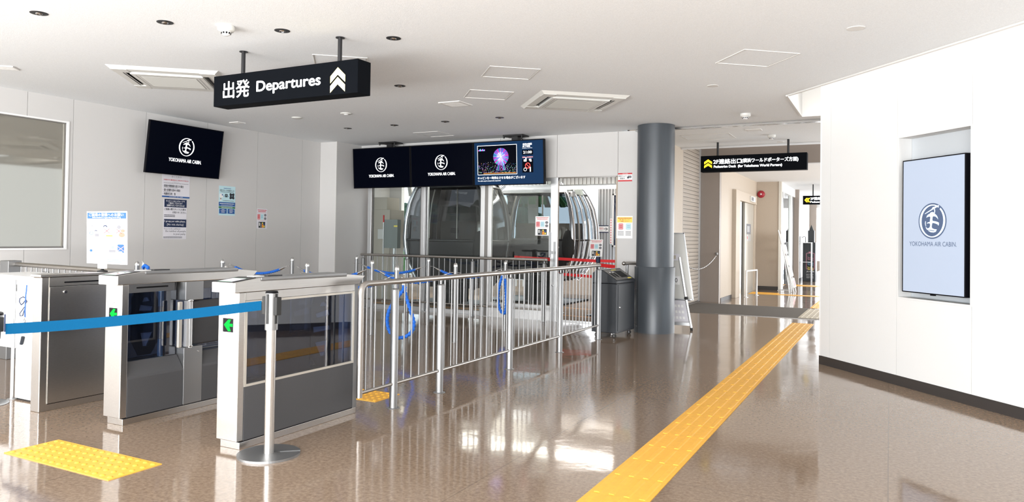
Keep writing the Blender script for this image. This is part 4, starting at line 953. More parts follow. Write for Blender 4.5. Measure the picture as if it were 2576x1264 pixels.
bal = [3.892, 3.984, 4.085, 4.321, 4.414, 4.514, 4.611, 4.71, 4.859, 4.959, 5.05, 5.147, 5.248, 5.341, 5.44, 5.539, 5.634, 5.73, 5.83, 5.91, 6.06, 6.16, 6.26, 6.36, 6.46, 6.56, 6.66, 6.76, 6.885, 6.977, 7.06, 7.20, 7.278, 7.385, 7.481, 7.576, 7.673, 7.771, 7.865, 7.97, 8.063, 8.159]
railing(T, [4.205, 4.799, 5.978, 7.13, 8.285], 3.83, 8.30, bal, 'long satin steel railing running from the nearest gate to the dark bin cart', True)
T = along((0, 9.55, 0), (1, 0, 0))
bal = [-7.73+.1*i for i in range(34) if all(abs(-7.73+.1*i-p) > .045 for p in (-6.83, -5.625, -4.425))]
railing(T, [-7.72, -6.825, -5.625, -4.425], -7.76, -4.39, bal, 'far steel railing in front of the glass doors to the platform')
T = along((-7.75, 4.01, 0), (1, -.09, 0))
ra = railing(T, [.95, 1.9], 0, 2.4, [.08+.1*i for i in range(23) if abs(.08+.1*i-.95) > .03 and abs(.08+.1*i-1.9) > .03], 'bright steel railing behind the left cabinet, partly cut off at left')
m = MB('steel_satin'); m.box(-7.50, -7.36, 3.90, 4.02, 0, .93); m.build('square_post', ra, bevel=.004)
# wall-end handrail stub by the pillar
o = thing('short_handrail', (-3.2, 9.6, 0), 'short bent steel handrail behind the dark bin cart, beside the pillar', 'handrail')
m = MB('rail_steel'); m.tube([(-3.18, 9.42, .885), (-3.15, 9.50, .887), (-3.08, 9.60, .885), (-3.045, 9.64, .86), (-3.04, 9.65, .55), (-3.04, 9.65, .30)], .022, 14); m.lathe([(.0001, -.03), (.022, -.02), (.03, 0), (.022, .02), (.0001, .03)], (-3.18, 9.42, .885), 16); m.build('handrail', o)
m = MB('steel_satin'); m.cyl((-3.16, 9.5, 0), (-3.16, 9.5, .87), .018); m.lathe([(.04, 0), (.04, .004)], (-3.16, 9.5, 0)); m.build('post', o)

# ---------------------------------------------------------------- rope posts and ropes
bx = [-6.95, -5.635, -4.435]; by = [4.93, 6.02, 7.145, 8.375]
proto = None
BL = {}
rows = ['nearest row', 'second row', 'third row', 'farthest row']; cols = ['left column', 'middle column', 'right column']
cnt = 0
for j, y in enumerate(by):
    for i, x in enumerate(bx):
        if (i, j) in ((2, 0),): continue
        xx = x; yy = y+(.07 if (i, j) == (0, 3) else 0)
        if proto is None:
            o = thing('rope_post', (0, 0, 0), 'x', 'post', 'slim domed rope posts of the queue')
            m = MB('steel_satin'); m.lathe([(.0235, 0), (.0235, .868)], (0, 0, 0), 24); m.lathe([(.034, 0), (.034, .003)], (0, 0, 0), 20); m.build('tube', o, local=True)
            m = MB('chrome'); m.lathe([(.0238, .868), (.0238, .884), (.021, .898), (.014, .909), (.006, .914), (.0001, .915)], (0, 0, 0), 24); m.build('dome_cap', o, local=True)
            m = MB('chrome')
            for s in (-1, 1): m.cyl((s*.02, 0, .80), (s*.06, 0, .80), .0035, 8); m.lathe([(.012, -.002), (.015, 0), (.012, .002), (.010, 0), (.012, -.002)], (s*.068, 0, .80), 12)
            m.build('hook', o, local=True); proto = o
        else: o = copy_tree(proto)
        o.location = (xx, yy, 0); BL[(i, j)] = (xx, yy)
        o['label'] = 'slim steel rope post with domed cap, %s and %s of the queue' % (rows[j], cols[i])
def rope(p, q, sag, label, z=.80):
    P = Vector((p[0], p[1], z)); Q = Vector((q[0], q[1], z)); d = (Q-P).normalized(); P += d*.075; Q -= d*.075
    o = thing('queue_rope', tuple((P+Q)/2-Vector((0, 0, sag))), label, 'rope', 'blue queue ropes')
    N = 176; pts = [P.lerp(Q, i/N)-Vector((0, 0, sag*4*(i/N)*(1-i/N))) for i in range(N+1)]
    m = MB('rope'); m.tube(pts[20:-20], .0155, 12, lobes=3, twist=55); m.build('rope_body', o)
    for seq in (pts[:24], pts[-24:][::-1]):
        m = MB('chrome'); m.tube(seq[:9:4], .0035, 8); m.lathe([(.011, -.003), (.015, 0), (.011, .003), (.008, 0), (.011, -.003)], tuple(seq[4]), 12); m.cyl(seq[8], seq[22], .009, 14, .0175); m.build('rope_clip', o)
rope(BL[(0, 3)], BL[(1, 3)], .12, 'blue twisted rope in the farthest row, left span near the glass')
rope(BL[(1, 3)], BL[(2, 3)], .13, 'blue twisted rope in the farthest row, right span seen over the railing')
rope(BL[(0, 2)], BL[(1, 2)], .13, 'blue twisted rope in the third row, left span')
rope(BL[(1, 2)], BL[(2, 2)], .135, 'blue twisted rope in the third row, right span')
rope(BL[(0, 1)], BL[(1, 1)], .13, 'blue twisted rope in the second row, left span behind the gates')
rope(BL[(1, 1)], BL[(2, 1)], .14, 'blue twisted rope in the second row, right span ending at the railing')
rope((-8.2, 7.145), BL[(0, 2)], .12, 'blue twisted rope from the left wall to the third row')
m = MB('chrome'); m.cyl((-8.268, 7.145, .80), (-8.2, 7.145, .80), .006); m.lathe([(.02, -.002), (.02, .002)], (-8.265, 7.145, .80)); 
tag(m.build('wall_hook'), 'small steel hook on the left wall holding a blue rope', 'hook')
def loose(pts, label, name='loose_rope'):
    o = thing(name, pts[0], label, 'rope', 'unhooked blue ropes')
    sm = []; P = [Vector(p) for p in pts]
    for i in range(len(P)-1):
        a, b, c, d = P[max(i-1, 0)], P[i], P[i+1], P[min(i+2, len(P)-1)]
        for k in range(26):
            t = k/26; sm.append(.5*((2*b)+(c-a)*t+(2*a-5*b+4*c-d)*t*t+(3*b-a-3*c+d)*t**3))
    sm.append(P[-1])
    m = MB('rope'); m.tube(sm, .0155, 12, lobes=3, twist=55); m.build('rope_body', o)
    m = MB('chrome'); m.cyl(P[0]+Vector((0, 0, .055)), P[0], .010, 12, .0175); m.cyl(P[0]+Vector((-.02, 0, .075)), P[0]+Vector((0, 0, .05)), .004, 8); m.build('rope_clip', o)
X, Y = BL[(2, 1)]
loose([(X+.07, Y+.02, .72), (X+.085, Y+.05, .60), (X+.12, Y+.08, .46), (X+.15, Y+.10, .34), (X+.13, Y+.10, .25), (X+.06, Y+.08, .19), (X-.02, Y+.04, .18), (X-.075, Y, .24), (X-.085, Y-.03, .34), (X-.055, Y-.05, .45), (X+.0, Y-.05, .54), (X+.05, Y-.02, .62), (X+.075, Y+.05, .70)], 'blue rope looped down from the right post of the second row')
X, Y = BL[(2, 3)]
loose([(X-.02, Y-.045, .72), (X-.06, Y-.05, .58), (X-.075, Y-.05, .44), (X-.06, Y-.05, .32), (X-.03, Y-.05, .25), (X+.02, Y-.05, .23), (X+.04, Y-.05, .32), (X+.035, Y-.045, .5), (X+.02, Y-.045, .68)], 'blue rope hanging down at the far right rope post')
X, Y = BL[(0, 0)]
loose([(X+.10, Y, .845), (X+.15, Y-.02, .87), (X+.20, Y-.02, .85), (X+.17, Y+.02, .80), (X+.10, Y+.02, .78), (X+.06, Y, .80)], 'blue rope bundled at the leftmost rope post above the gate top')

# ---------------------------------------------------------------- pillar, bin cart, board
PC = (-2.745, 9.385)
o = thing('pillar', (PC[0], PC[1], 0), 'thick round dark grey pillar with a wider lower sleeve beside the hall', 'pillar')
m = MB('pillar'); m.lathe([(.2425, .80), (.2425, ZC-.002)], (*PC, 0), 64); m.build('shaft', o)
m = MB('pillar', 'black'); m.lathe([(.262, .0), (.262, .853), (.258, .858), (.243, .858)], (*PC, 0), 64)
for a in (radians(-128),): m.box(PC[0]+cos(a)*.262-.002, PC[0]+cos(a)*.262+.002, PC[1]+sin(a)*.262-.002, PC[1]+sin(a)*.262+.002, 0, .855, 'black')
m.build('sleeve', o)
m = MB('paper'); rnd = random.Random(3)
for k in range(26):
    a = radians(-128-rnd.uniform(4, 30)); z = rnd.choice([.60, .57, .55, .13, .085])+rnd.uniform(-.006, .006); r = .2625; s = rnd.uniform(.002, .012)
    m.add([(PC[0]+cos(a)*r, PC[1]+sin(a)*r, z), (PC[0]+cos(a+s*4)*r, PC[1]+sin(a+s*4)*r, z), (PC[0]+cos(a+s*4)*r, PC[1]+sin(a+s*4)*r, z+.003), (PC[0]+cos(a)*r, PC[1]+sin(a)*r, z+.003)], [(0, 1, 2, 3)])
m.build('scuff_marks', o)
# bin cart: local u = front width, gable top
def cart():
    A = Vector((-2.945, 8.47)); Fd = (Vector((-2.905, 9.04))-A).normalized(); Sd = Vector((-Fd.y, Fd.x))   # Fd along the door side, Sd away from it
    o = thing('bin_cart', (A.x, A.y, 0), 'dark grey wheeled bin cart with slanted top between railing end and pillar', 'bin')
    T = Matrix(((Fd.x, Sd.x, 0, A.x), (Fd.y, Sd.y, 0, A.y), (0, 0, 1, 0), (0, 0, 0, 1)))
    wd, dp = .575, .335
    m = MB('cart'); m.T = T; m.box(0, wd, 0, dp, .062, .665); m.build('body', o, bevel=.006)
    m = MB('cart'); m.T = T; m.prism([(-.004, .667), (-.004, .70), (dp*.62, .835), (dp*.80, .835), (dp+.004, .78), (dp+.004, .667)], 'x', -.006, wd+.006); m.build('lid', o, bevel=.006)
    m = MB('cart', 'black', 'chrome'); m.T = T; m.box(.035, wd-.02, -.006, .001, .085, .652); d = m.build('door', o, bevel=.002)
    m = MB('chrome'); m.T = T; m.cyl((.075, -.006, .375), (.075, -.018, .375), .014, 16, .010); m.build('lock', d)
    sl = math.atan2(.135, dp*.62+.004); R = T @ Matrix.Translation((0, -.004, .70)) @ Matrix.Rotation(sl, 4, 'X')
    m = MB('alu_dark', 'black', 'ink_yellow', 'chrome'); m.T = R; m.box(.03, wd-.03, .02, .225, 0, .006, 'alu_dark')
    for x in (.085, .175):
        m.fill([[(x+.034*cos(a*pi/10), .125+.062*sin(a*pi/10)) for a in range(20)]], 'black', 0, .007)
        m.fill([[(x+.020*cos(a*pi/10), .168+.012*sin(a*pi/10)) for a in range(20)]], 'chrome', 0, .008)
    m.box(.25, .46, .06, .19, .0, .0075, 'black'); m.box(.40, .50, .026, .045, .0, .008, 'ink_yellow'); m.box(.22, .36, .21, .222, .0, .008, 'ink_yellow'); m.build('slot_panel', o)
    for (x, y) in ((.05, .05), (wd-.05, .05), (.05, dp-.05), (wd-.05, dp-.05)):
        m = MB('rubber', 'chrome'); m.T = T; m.cyl((x-.012, y, .024), (x+.012, y, .024), .024, 18, m='rubber'); m.cyl((x-.014, y, .024), (x+.014, y, .024), .012, 12, m='chrome'); m.box(x-.018, x+.018, y-.010, y+.014, .044, .062, 'chrome'); m.build('castor', o)
cart()
# display board leaning behind the pillar (seen from behind)
o = thing('display_board', (-2.4, 9.6, 0), 'folding white display board on a silver stand, half hidden behind the pillar', 'board')
vb = Vector((.115, 0, 1.0)).normalized()
B0 = Vector((-2.365, 9.98, .33)); 
m = MB('white', 'alu', 'offwhite'); m.T = Matrix(((1, 0, .10, -2.345), (0, 1, 0, 0), (0, 0, 1, 0), (0, 0, 0, 1)))
T = Matrix(((1, 0, -.15, -2.301), (0, 1, 0, 9.93), (0, 0, 1, 0), (0, 0, 0, 1)))
m = MB('offwhite', 'alu', 'white'); m.T = T; m.box(-.62, -.005, -.010, .010, .40, 1.305, 'offwhite')
for (a, b, c_, d) in ((-.62, 0, .395, .41), (-.62, 0, 1.295, 1.31), (-.012, 0, .40, 1.31)): m.box(a, b, -.014, .014, c_, d, 'alu')
m.build('board', o)
m = MB('paper', 'ink_grey'); m.T = T; m.box(-.56, -.10, -.008, .006, .08, .39, 'paper')
for i in range(3):
    for k in range(9): m.box(-.54+k*.045, -.51+k*.045, -.0085, -.008, .13+i*.08, .165+i*.08, 'paper_white')
m.box(-.62, -.04, -.010, .008, .385, .40, 'ink_grey'); m.build('lower_sheet', o)
m = MB('alu', 'rubber'); m.tube([(-2.526, 9.80, .98), (-2.44, 9.80, .47), (-2.355, 9.80, .03)], .016, 12); m.cyl((-2.35, 9.80, .0), (-2.355, 9.80, .035), .018, 12, m='rubber'); m.box(-2.90, -2.37, 9.79, 9.81, .06, .10, 'alu'); m.lathe([(.02, -.02), (.03, 0), (.02, .02)], (-2.425, 9.79, .43), 14, 'rubber'); m.build('stand_leg', o)
m = MB('paper_white', 'ink_dark'); m.T = frame((-2.745, 9.905, .60), (1, 0, 0)); m.box(0, .20, 0, .115, 0, .002, 'paper_white'); m.text('40', .095, .03, .075, .06, 'ink_dark', z=.003, bold=.01); m.build('number_label', o)
m = MB('paper', 'box_beige', 'white'); m.T = frame((-2.64, 9.90, .93), (1, 0, 0)); m.box(-.1, .09, 0, .09, 0, .002, 'paper'); m.box(.0, .04, .02, .07, 0, .003, 'box_beige'); m.build('small_label', o)
# chain from the shutter post
m = MB('chrome'); P = Vector((-2.99, 14.44, .93)); Q = Vector((-3.28, 12.6, .92)); n = 44
for i in range(n):
    t = i/n; c = P.lerp(Q, t); c.z -= .28*4*t*(1-t)*.9; t2 = (i+1)/n; c2 = P.lerp(Q, t2); c2.z -= .28*4*t2*(1-t2)*.9
    m.cyl(c, c.lerp(c2, .8), .013 if i % 2 else .009, 6)
m.lathe([(.03, -.02), (.03, .02)], (-2.99, 14.43, .95), 12, 'alu_dark'); tag(m.build('chain'), 'thin silver chain slung across the shutter from the tan wall post', 'chain')
tag(MB('white', 'ink_pink').box(-3.332, -3.3305, 13.42, 13.52, .82, .95, 'ink_brown').build('shutter_notice') if False else poster(frame((-3.331, 13.42, .98), (0, 1, 0)), .16, .18, 'tiny reddish notice stuck on the roller shutter', [('t', .1, .1, .35, .8, 'ink_brown', '注\n意'), ('l', .5, .1, .4, .8, 'ink_brown', 4)], base='box_beige'), None)

# ---------------------------------------------------------------- hall door, bell, guard rail, rack, kiosk
o = thing('door_2', (-2.945, 17, 0), None, None); o['kind'] = 'structure'
m = MB('wall_beige'); m.box(-2.99, -2.86, 15.72, 16.17, 0, 2.29); m.box(-2.99, -2.865, 16.17, 18.42, 2.08, 2.288); m.box(-2.99, -2.90, 18.32, 18.42, 0, 2.08); m.build('door_frame', o, bevel=.004)
m = MB('frame_beige', 'black', 'ink_grey'); m.box(-2.975, -2.925, 16.17, 16.74, .0, 2.08); m.box(-2.985, -2.98, 16.6, 17.3, 0, 2.08, 'black'); m.box(-2.975, -2.925, 17.13, 18.32, .0, 2.08); m.box(-2.925, -2.922, 16.45, 16.5, 1.35, 1.5, 'ink_grey'); m.build('door_panel', o, bevel=.003)
m = MB('ink_grey', 'ink_white', 'ink_red', 'alu'); m.T = frame((-2.922, 17.37, 1.20), (0, 1, 0)); m.box(0, .53, .16, .40, 0, .003, 'ink_grey'); m.box(0, .53, 0, .15, 0, .003, 'alu'); m.box(.08, .14, .21, .35, 0, .004, 'ink_white'); m.box(.25, .32, .21, .35, 0, .004, 'ink_white'); m.box(.06, .12, .05, .11, 0, .004, 'ink_red'); m.build('door_sign', o)
m = MB('offwhite', 'ink_grey'); m.box(-2.87, -2.83, 17.4, 18.0, 2.12, 2.24); m.box(-2.83, -2.825, 17.45, 17.7, 2.14, 2.22, 'ink_grey'); m.build('door_sensor', o)
o = thing('guard_rail', (-2.6, 17, 0), 'small U-shaped white guard rail standing before the beige hall door', 'guard rail')
m = MB('white'); m.tube([(-2.72, 16.15, 0), (-2.72, 16.15, .56), (-2.62, 16.9, .56), (-2.62, 16.9, 0)], .02, 12); m.build('rail', o)
m = MB('alu'); m.lathe([(.05, 0), (.05, .006)], (-2.72, 16.15, 0)); m.lathe([(.05, 0), (.05, .006)], (-2.62, 16.9, 0)); m.build('foot', o)
o = thing('fire_bell', (-2.84, 18.9, 2.37), 'round red fire alarm bell high on the hall end wall', 'bell')
m = MB('bell_red'); T0 = Matrix.Translation((-2.84, 18.90, 2.37)) @ Matrix.Rotation(radians(90), 4, 'X'); m.T = T0; m.lathe([(.09, 0), (.09, .03), (.07, .05), (.03, .058), (.0001, .06)], (0, 0, 0), 28); m.build('gong', o)
m = MB('alu'); m.T = T0; m.lathe([(.025, .055), (.02, .068), (.0001, .07)], (0, 0, 0), 16); m.build('cap', o)
# glass doors on the right of the end wall
o = thing('door_3', (-2.42, 20.3, 0), None, None); o['kind'] = 'structure'
m = MB('alu', 'dark_metal', 'white'); m.box(-2.46, -2.40, 19.06, 19.14, 0, 2.675, 'white'); m.box(-2.45, -2.41, 19.14, 19.7, 0, 2.45, 'dark_metal'); m.box(-2.45, -2.405, 19.32, 19.5, 0, 2.4, 'alu'); m.box(-2.45, -2.39, 21.2, 21.36, 0, 2.55, 'white'); m.box(-2.45, -2.41, 21.36, 22.0, 0, 2.5, 'alu_dark'); m.box(-2.46, -2.38, 19.06, 22, 2.45, 2.675, 'white'); m.box(-2.40, -2.36, 19.3, 19.42, 2.3, 2.66, 'white'); m.build('door_frame', o)
m = MB('glass'); m.box(-2.435, -2.425, 19.7, 21.2, .05, 2.45); m.build('window_pane', o)
# brochure rack seen edge on
o = thing('brochure_rack', (-2.1, 18.7, 0), 'leaning white brochure rack seen from the side in front of the bright glass doors', 'rack')
m = MB('alu'); 
for y in (18.35, 18.75): m.cyl((-2.0, y, .0), (-2.36, y, 1.47), .014, 10); m.cyl((-2.25, y, 1.0), (-2.10, y, 0), .010, 10); m.cyl((-2.37, y, .03), (-2.06, y, .03), .010, 8)
m.build('frame', o)
for k in range(5):
    t = .10+k*.18; c = Vector((-2.0, 18.55, 0)).lerp(Vector((-2.36, 18.55, 1.47)), t+.05)
    m = MB('paper_white', 'ink_red', 'ink_navy'); m.T = Matrix.Translation((c.x+.03, 18.55, c.z)) @ Matrix.Rotation(radians(-13.7), 4, 'Y'); m.box(-.012, .012, -.20, .20, -.11, .11); 
    if k == 0: m.box(.012, .0135, -.15, .15, -.08, .06, 'ink_red')
    m.build('brochure', o)
# kiosk
o = thing('rental_kiosk', (-2.2, 23.6, 0), 'dark battery rental kiosk with a pink battery emblem at the end of the hall', 'kiosk')
m = MB('kiosk'); m.box(-2.34, -1.98, 23.7, 24.1, 0, 1.18); m.build('body', o, bevel=.01)
m = MB('kiosk'); m.box(-2.20, -2.02, 23.75, 23.95, 1.18, 1.54); m.lathe([(.07, 1.54), (.0001, 1.72)], (-2.11, 23.85, 0), 12); m.build('tower', o)
m = MB('kiosk_pink', 'kiosk_blue', 'ink_green', 'ink_white'); m.T = frame((-2.30, 23.695, 0), (1, 0, 0)); m.fill([rrect(.06, .36, .30, .86, .03), rrect(.075, .375, .285, .845, .02)], 'kiosk_pink', 0, .002); m.box(.13, .23, .86, .90, 0, .002, 'kiosk_pink')
for i, mt in enumerate(('kiosk_pink', 'kiosk_blue', 'ink_yellow')):
    z = .74-i*.15; m.tube([(.10, z, .004), (.15, z-.04, .004), (.19, z, .004), (.26, z-.05, .004)], .010, 6, mt); m.tube([(.10, z-.05, .004), (.15, z-.09, .004), (.19, z-.05, .004), (.26, z-.10, .004)], .010, 6, mt)
m.text('JURE', .07, .27, .22, .05, 'ink_white', z=.003, bold=.01)
for i, t_ in enumerate(('BATTERY', 'RENTAL', 'SERVICE')): m.text(t_, .07, .20-i*.05, .2, .022, 'ink_white', z=.003)
m.build('emblem', o)
o = thing('side_table', (-2.3, 23.4, 0), 'thin silver-legged shelf table standing before the dark kiosk', 'table')
m = MB('alu'); m.box(-2.42, -2.06, 23.35, 23.65, 1.16, 1.18); m.build('top', o)
m = MB('alu'); m.box(-2.42, -2.06, 23.35, 23.65, .58, .595); m.build('shelf', o)
for x in (-2.41, -2.07):
    for y in (23.36, 23.64): m = MB('alu'); m.cyl((x, y, 0), (x, y, 1.16), .012, 8); m.build('leg', o)
o = thing('wire_basket', (-2.32, 23.5, 1.18), 'open wire holder with white cards on the far shelf table', 'basket')
m = MB('dark_metal'); m.tube([(-2.40, 23.5, 1.18), (-2.40, 23.5, 1.36), (-2.33, 23.5, 1.33), (-2.28, 23.5, 1.36), (-2.24, 23.5, 1.34), (-2.24, 23.5, 1.18)], .010, 8); m.build('wire_frame', o)
m = MB('paper_white'); m.box(-2.38, -2.27, 23.49, 23.51, 1.19, 1.31); m.build('card', o)

# ---------------------------------------------------------------- platform beyond the glass
m = MB('platform_dark', 'alu_dark'); m.box(-12, -3.46, 9.95, 14.6, 2.75, 2.85)
struct(m.build('ceiling'))
m = MB('alu', 'gap')      # ribbed metal cladding: end wall and fascia
m.box(-5.29, -3.46, 14.0, 14.1, 0, 2.8, 'gap')
x = -5.29
while x < -3.5: m.prism([(x, 13.985), (x+.008, 13.975), (x+.046, 13.975), (x+.054, 13.985), (x+.054, 14.0), (x, 14.0)], 'z', 0, 2.8, 'alu'); x += .0655
struct(m.build('wall_platform'))
m = MB('alu', 'gap'); m.box(-8, -3.47, 12.34, 12.4, 2.20, 2.75, 'gap'); x = -8
while x < -3.55: m.prism([(x, 12.325), (x+.008, 12.315), (x+.055, 12.315), (x+.063, 12.325), (x+.063, 12.34), (x, 12.34)], 'z', 2.195, 2.75, 'alu'); x += .078
struct(m.build('wall_fascia'))
m = MB('box_beige', 'wall'); m.box(-12, -8.9, 12.2, 12.3, 0, 2.8, 'wall')
m.box(-9.3, -9.2, 9.9, 12.2, 0, 2.8, 'wall'); struct(m.build('wall_platform'))
def led(x0, x1, y, z, label):
    o = thing('linear_light', ((x0+x1)/2, y, z), label, 'linear light'); m = MB('glow_led'); m.box(x0, x1, y-.02, y+.02, z-.03, z+.03); m.build('tube', o); m = MB('alu'); m.box(x0, x1, y-.03, y+.03, z+.03, z+.055); m.build('housing', o)
    for xh in (x0+.1, x1-.1): m = MB('alu'); m.cyl((xh, y, z+.05), (xh, y, 2.75), .008, 8); m.build('hanger', o)
led(-5.42, -3.9, 12.2, 2.13, 'glowing linear light above the open cabin doorway')
led(-7.0, -5.9, 12.0, 2.28, 'glowing linear light seen through the middle glass pane')
led(-8.6, -7.6, 11.9, 2.22, 'glowing linear light seen through the left glass pane')
def box_thing(name, label, cat, x0, x1, y0, y1, z0, z1, mt, bev=.006, extra=None):
    m = MB(mt); m.box(x0, x1, y0, y1, z0, z1)
    if extra: extra(m)
    return tag(m.build(name, bevel=bev), label, cat)
o = thing('control_cabinet', (-8.6, 11.3, 0), 'beige control cabinet behind the left glass pane, with a white intercom box on its side', 'cabinet')
m = MB('box_beige'); m.box(-8.95, -8.32, 11.05, 11.5, 0, 1.70); m.build('body', o, bevel=.006)
m = MB('offwhite'); m.box(-8.50, -8.36, 10.92, 11.05, 1.145, 1.33); m.build('intercom', o, bevel=.006)
box_thing('control_box', 'narrower beige box on top of the control cabinet', 'box', -8.78, -8.40, 11.06, 11.45, 1.70, 1.935, 'box_beige')
o = thing('switch_box', (-8.15, 10.7, 1), 'grey-green electrical switch box on a post behind the left glass pane', 'box')
m = MB('box_green', 'ink_yellow'); m.box(-8.20, -7.90, 10.72, 10.82, .985, 1.505); m.box(-7.98, -7.90, 10.718, 10.72, 1.37, 1.40, 'ink_yellow'); m.build('box', o, bevel=.005)
m = MB('alu'); m.cyl((-8.02, 10.80, 0), (-8.02, 10.80, 1.0), .03); m.build('post', o)
o = thing('marker_pole', (-8.06, 10.6, 0), 'thin silver pole with a red tip in front of the switch box', 'pole')
m = MB('alu'); m.cyl((-8.08, 10.55, 0), (-8.08, 10.55, 1.45), .012); m.build('rod', o)
m = MB('belt_red'); m.cyl((-8.08, 10.55, 1.45), (-8.08, 10.55, 1.58), .013); m.build('tip', o)
m = MB('white'); m.prism([(-8.25, 1.0), (-7.93, 1.0), (-7.5, 2.75), (-7.9, 2.75)], 'y', 12.05, 12.15); m.build
tag(m.build('slanted_support'), 'slanted light grey support beam behind the left cabin', 'support beam')
o = thing('air_duct', (-8.4, 11.8, 2.3), 'curved white pipe duct near the platform ceiling at left', 'duct')
m = MB('offwhite'); m.tube([(-8.9, 11.8, 2.28), (-8.6, 11.8, 2.30), (-8.42, 11.8, 2.2), (-8.38, 11.8, 2.0)], .045, 14); m.build('pipe', o)
# gondola cabins
def cabin(cx, cy, hw, hd, z0, z1, label, gl, number=None, ribs=5, fm='cabin_silver'):
    o = thing('gondola_cabin', (cx, cy, z0), label, 'cable car cabin', 'gondola cabins on the platform')
    H_ = z1-z0
    def ex(t):   # horizontal swell of the shell, t 0..1 from floor to roof
        pts = [(0, .66), (.08, .80), (.25, .95), (.42, 1.0), (.58, .985), (.75, .92), (.90, .80), (1.0, .64)]
        for (a, b), (c_, d) in zip(pts, pts[1:]):
            if a <= t <= c_: u = (t-a)/(c_-a); u = u*u*(3-2*u)*.3+u*.7; return b+(d-b)*u
        return .64
    def corner(t, sx, sy): return Vector((cx+sx*hw*ex(t), cy+sy*hd*ex(t), z0+H_*t))
    def shell(t0, t1, n, mt, name, thick=None):
        m = MB(mt); R = .82; L_ = []
        for i in range(n+1):
            t = t0+(t1-t0)*i/n; e = ex(t); row = []
            for sx, sy in ((1, -1), (1, 1), (-1, 1), (-1, -1)):
                for k in range(5):
                    a = {(1, -1): -90, (1, 1): 0, (-1, 1): 90, (-1, -1): 180}[(sx, sy)]+k*22.5
                    row.append((cx+hw*e*(sx*R+(1-R)*cos(radians(a))), cy+hd*e*(sy*R+(1-R)*sin(radians(a))), z0+H_*t))
            L_.append(row)
        N = 20; vs = [p for r_ in L_ for p in r_]; fs = [(i*N+k, i*N+(k+1) % N, (i+1)*N+(k+1) % N, (i+1)*N+k) for i in range(n) for k in range(N)]
        m.add(vs, fs, None, True)
        return m, vs
    m, vs = shell(0, .42, 8, 'cabin_dark', 'lower'); m.add([vs[k] for k in range(20)], [tuple(range(20))[::-1]]); m.build('lower_shell', o)
    m, vs = shell(.42, .90, 10, gl, 'glass'); m.build('window_glass', o)
    m, vs = shell(.90, 1.0, 4, 'cabin_silver', 'roof'); m.add(vs[-20:], [tuple(range(20))]); m.build('roof', o)
    for sx in (-1, 1):
        for sy in (-1, 1):
            m = MB('cabin_silver' if (sx, sy) == (-1, -1) else fm); m.tube([corner(t/16, sx*.985, sy*.985) for t in range(17)], [.034+.014*sin(pi*t/16) for t in range(17)], 12); m.build('corner_frame', o)
    for k in range(1, ribs):
        f = -1+2*k/ribs
        m = MB('alu_dark' if k % 2 else 'cabin_silver'); m.tube([Vector((cx+hw*ex(t/16)*1.008, cy+hd*ex(t/16)*f*.97, z0+H_*t/16)) for t in range(17)], .020, 8); m.build('door_rib', o)
    for f in (-.35, .35):
        m = MB('alu_dark'); m.tube([Vector((cx+hw*ex(t/16)*f, cy-hd*ex(t/16)*1.004, z0+H_*t/16)) for t in range(7, 15)], .014, 8); m.build('mullion', o)
    for t in (.42, .90, .06):
        m = MB('cabin_dark'); e = ex(t)
        m.tube([(cx-hw*e, cy-hd*e, z0+H_*t), (cx+hw*e, cy-hd*e, z0+H_*t), (cx+hw*e, cy+hd*e, z0+H_*t)], .020, 8); m.build('waist_band', o)
    for s in (1,):
        m = MB('rubber'); m.T = Matrix.Translation((cx+hw*.90, cy-hd*1.02, z0+H_*.36)) @ Matrix.Diagonal((1, .35, 2.3, 1)); m.lathe([(.0001, -.13), (.06, -.115), (.11, -.06), (.125, 0), (.11, .06), (.06, .115), (.0001, .13)], (0, 0, 0), 20); m.build('bumper', o)
    m = MB('cabin_seat'); m.box(cx-hw*.8, cx+hw*.8, cy+hd*.3, cy+hd*.75, z0+H_*.25, z0+H_*.32); m.box(cx-hw*.8, cx+hw*.8, cy+hd*.68, cy+hd*.78, z0+H_*.32, z0+H_*.60); m.build('seat', o)
    m = MB('alu', 'box_green'); m.prism([(cx-.16, z1-.01), (cx-.10, z1+.30), (cx-.02, z1+.34), (cx+.06, z1+.30), (cx+.14, z1-.01), (cx+.05, z1-.01), (cx+.0, z1+.2), (cx-.05, z1+.2), (cx-.08, z1-.01)], 'y', cy-.08, cy+.08, 'alu'); m.build('hanger', o)
    if number:
        m = MB('box_green', 'alu'); m.prism([(cx+.66, z1-.20), (cx+.70, z1+.02), (cx+.78, z1+.08), (cx+.90, z1+.04), (cx+.97, z1-.22), (cx+.86, z1-.20), (cx+.82, z1-.04), (cx+.77, z1-.04), (cx+.75, z1-.20)], 'y', cy-.35, cy-.22); m.box(cx+.60, cx+.80, cy-.36, cy-.20, z1-.24, z1-.14, 'alu'); m.build('grip_arm', o)
    if number:
        m = MB('ink_white'); m.T = frame((cx+hw*.62, cy-hd*1.0, z0+H_*.335), (1, 0, 0)); m.text(number, 0, 0, .085, .075, 'ink_white', z=.004, bold=.01); m.build('number', o)
    return o
cabin(-5.98, 12.72, .94, .62, .42, 2.22, 'glossy dark cable car cabin with curved ribs standing in the open doorway', 'glass_cabin', '16')
cabin(-7.02, 11.35, .83, .48, .30, 2.30, 'dark cable car cabin behind the left glass panes', 'glass_cabin_dark', None, 0, 'cabin_dark')
m = MB('rubber'); m.box(-6.9, -5.2, 12.1, 13.3, -.004, .03); m.box(-6.2, -5.6, 12.5, 12.9, .03, .405); tag(m.build('cabin_guide'), 'low black guide plate under the open-side cabin', 'platform guide')
m = MB('rubber'); m.box(-7.8, -6.4, 10.9, 11.8, -.004, .03); m.box(-7.35, -6.85, 11.15, 11.5, .03, .285); tag(m.build('cabin_guide'), 'low black guide plate under the left cabin', 'platform guide')
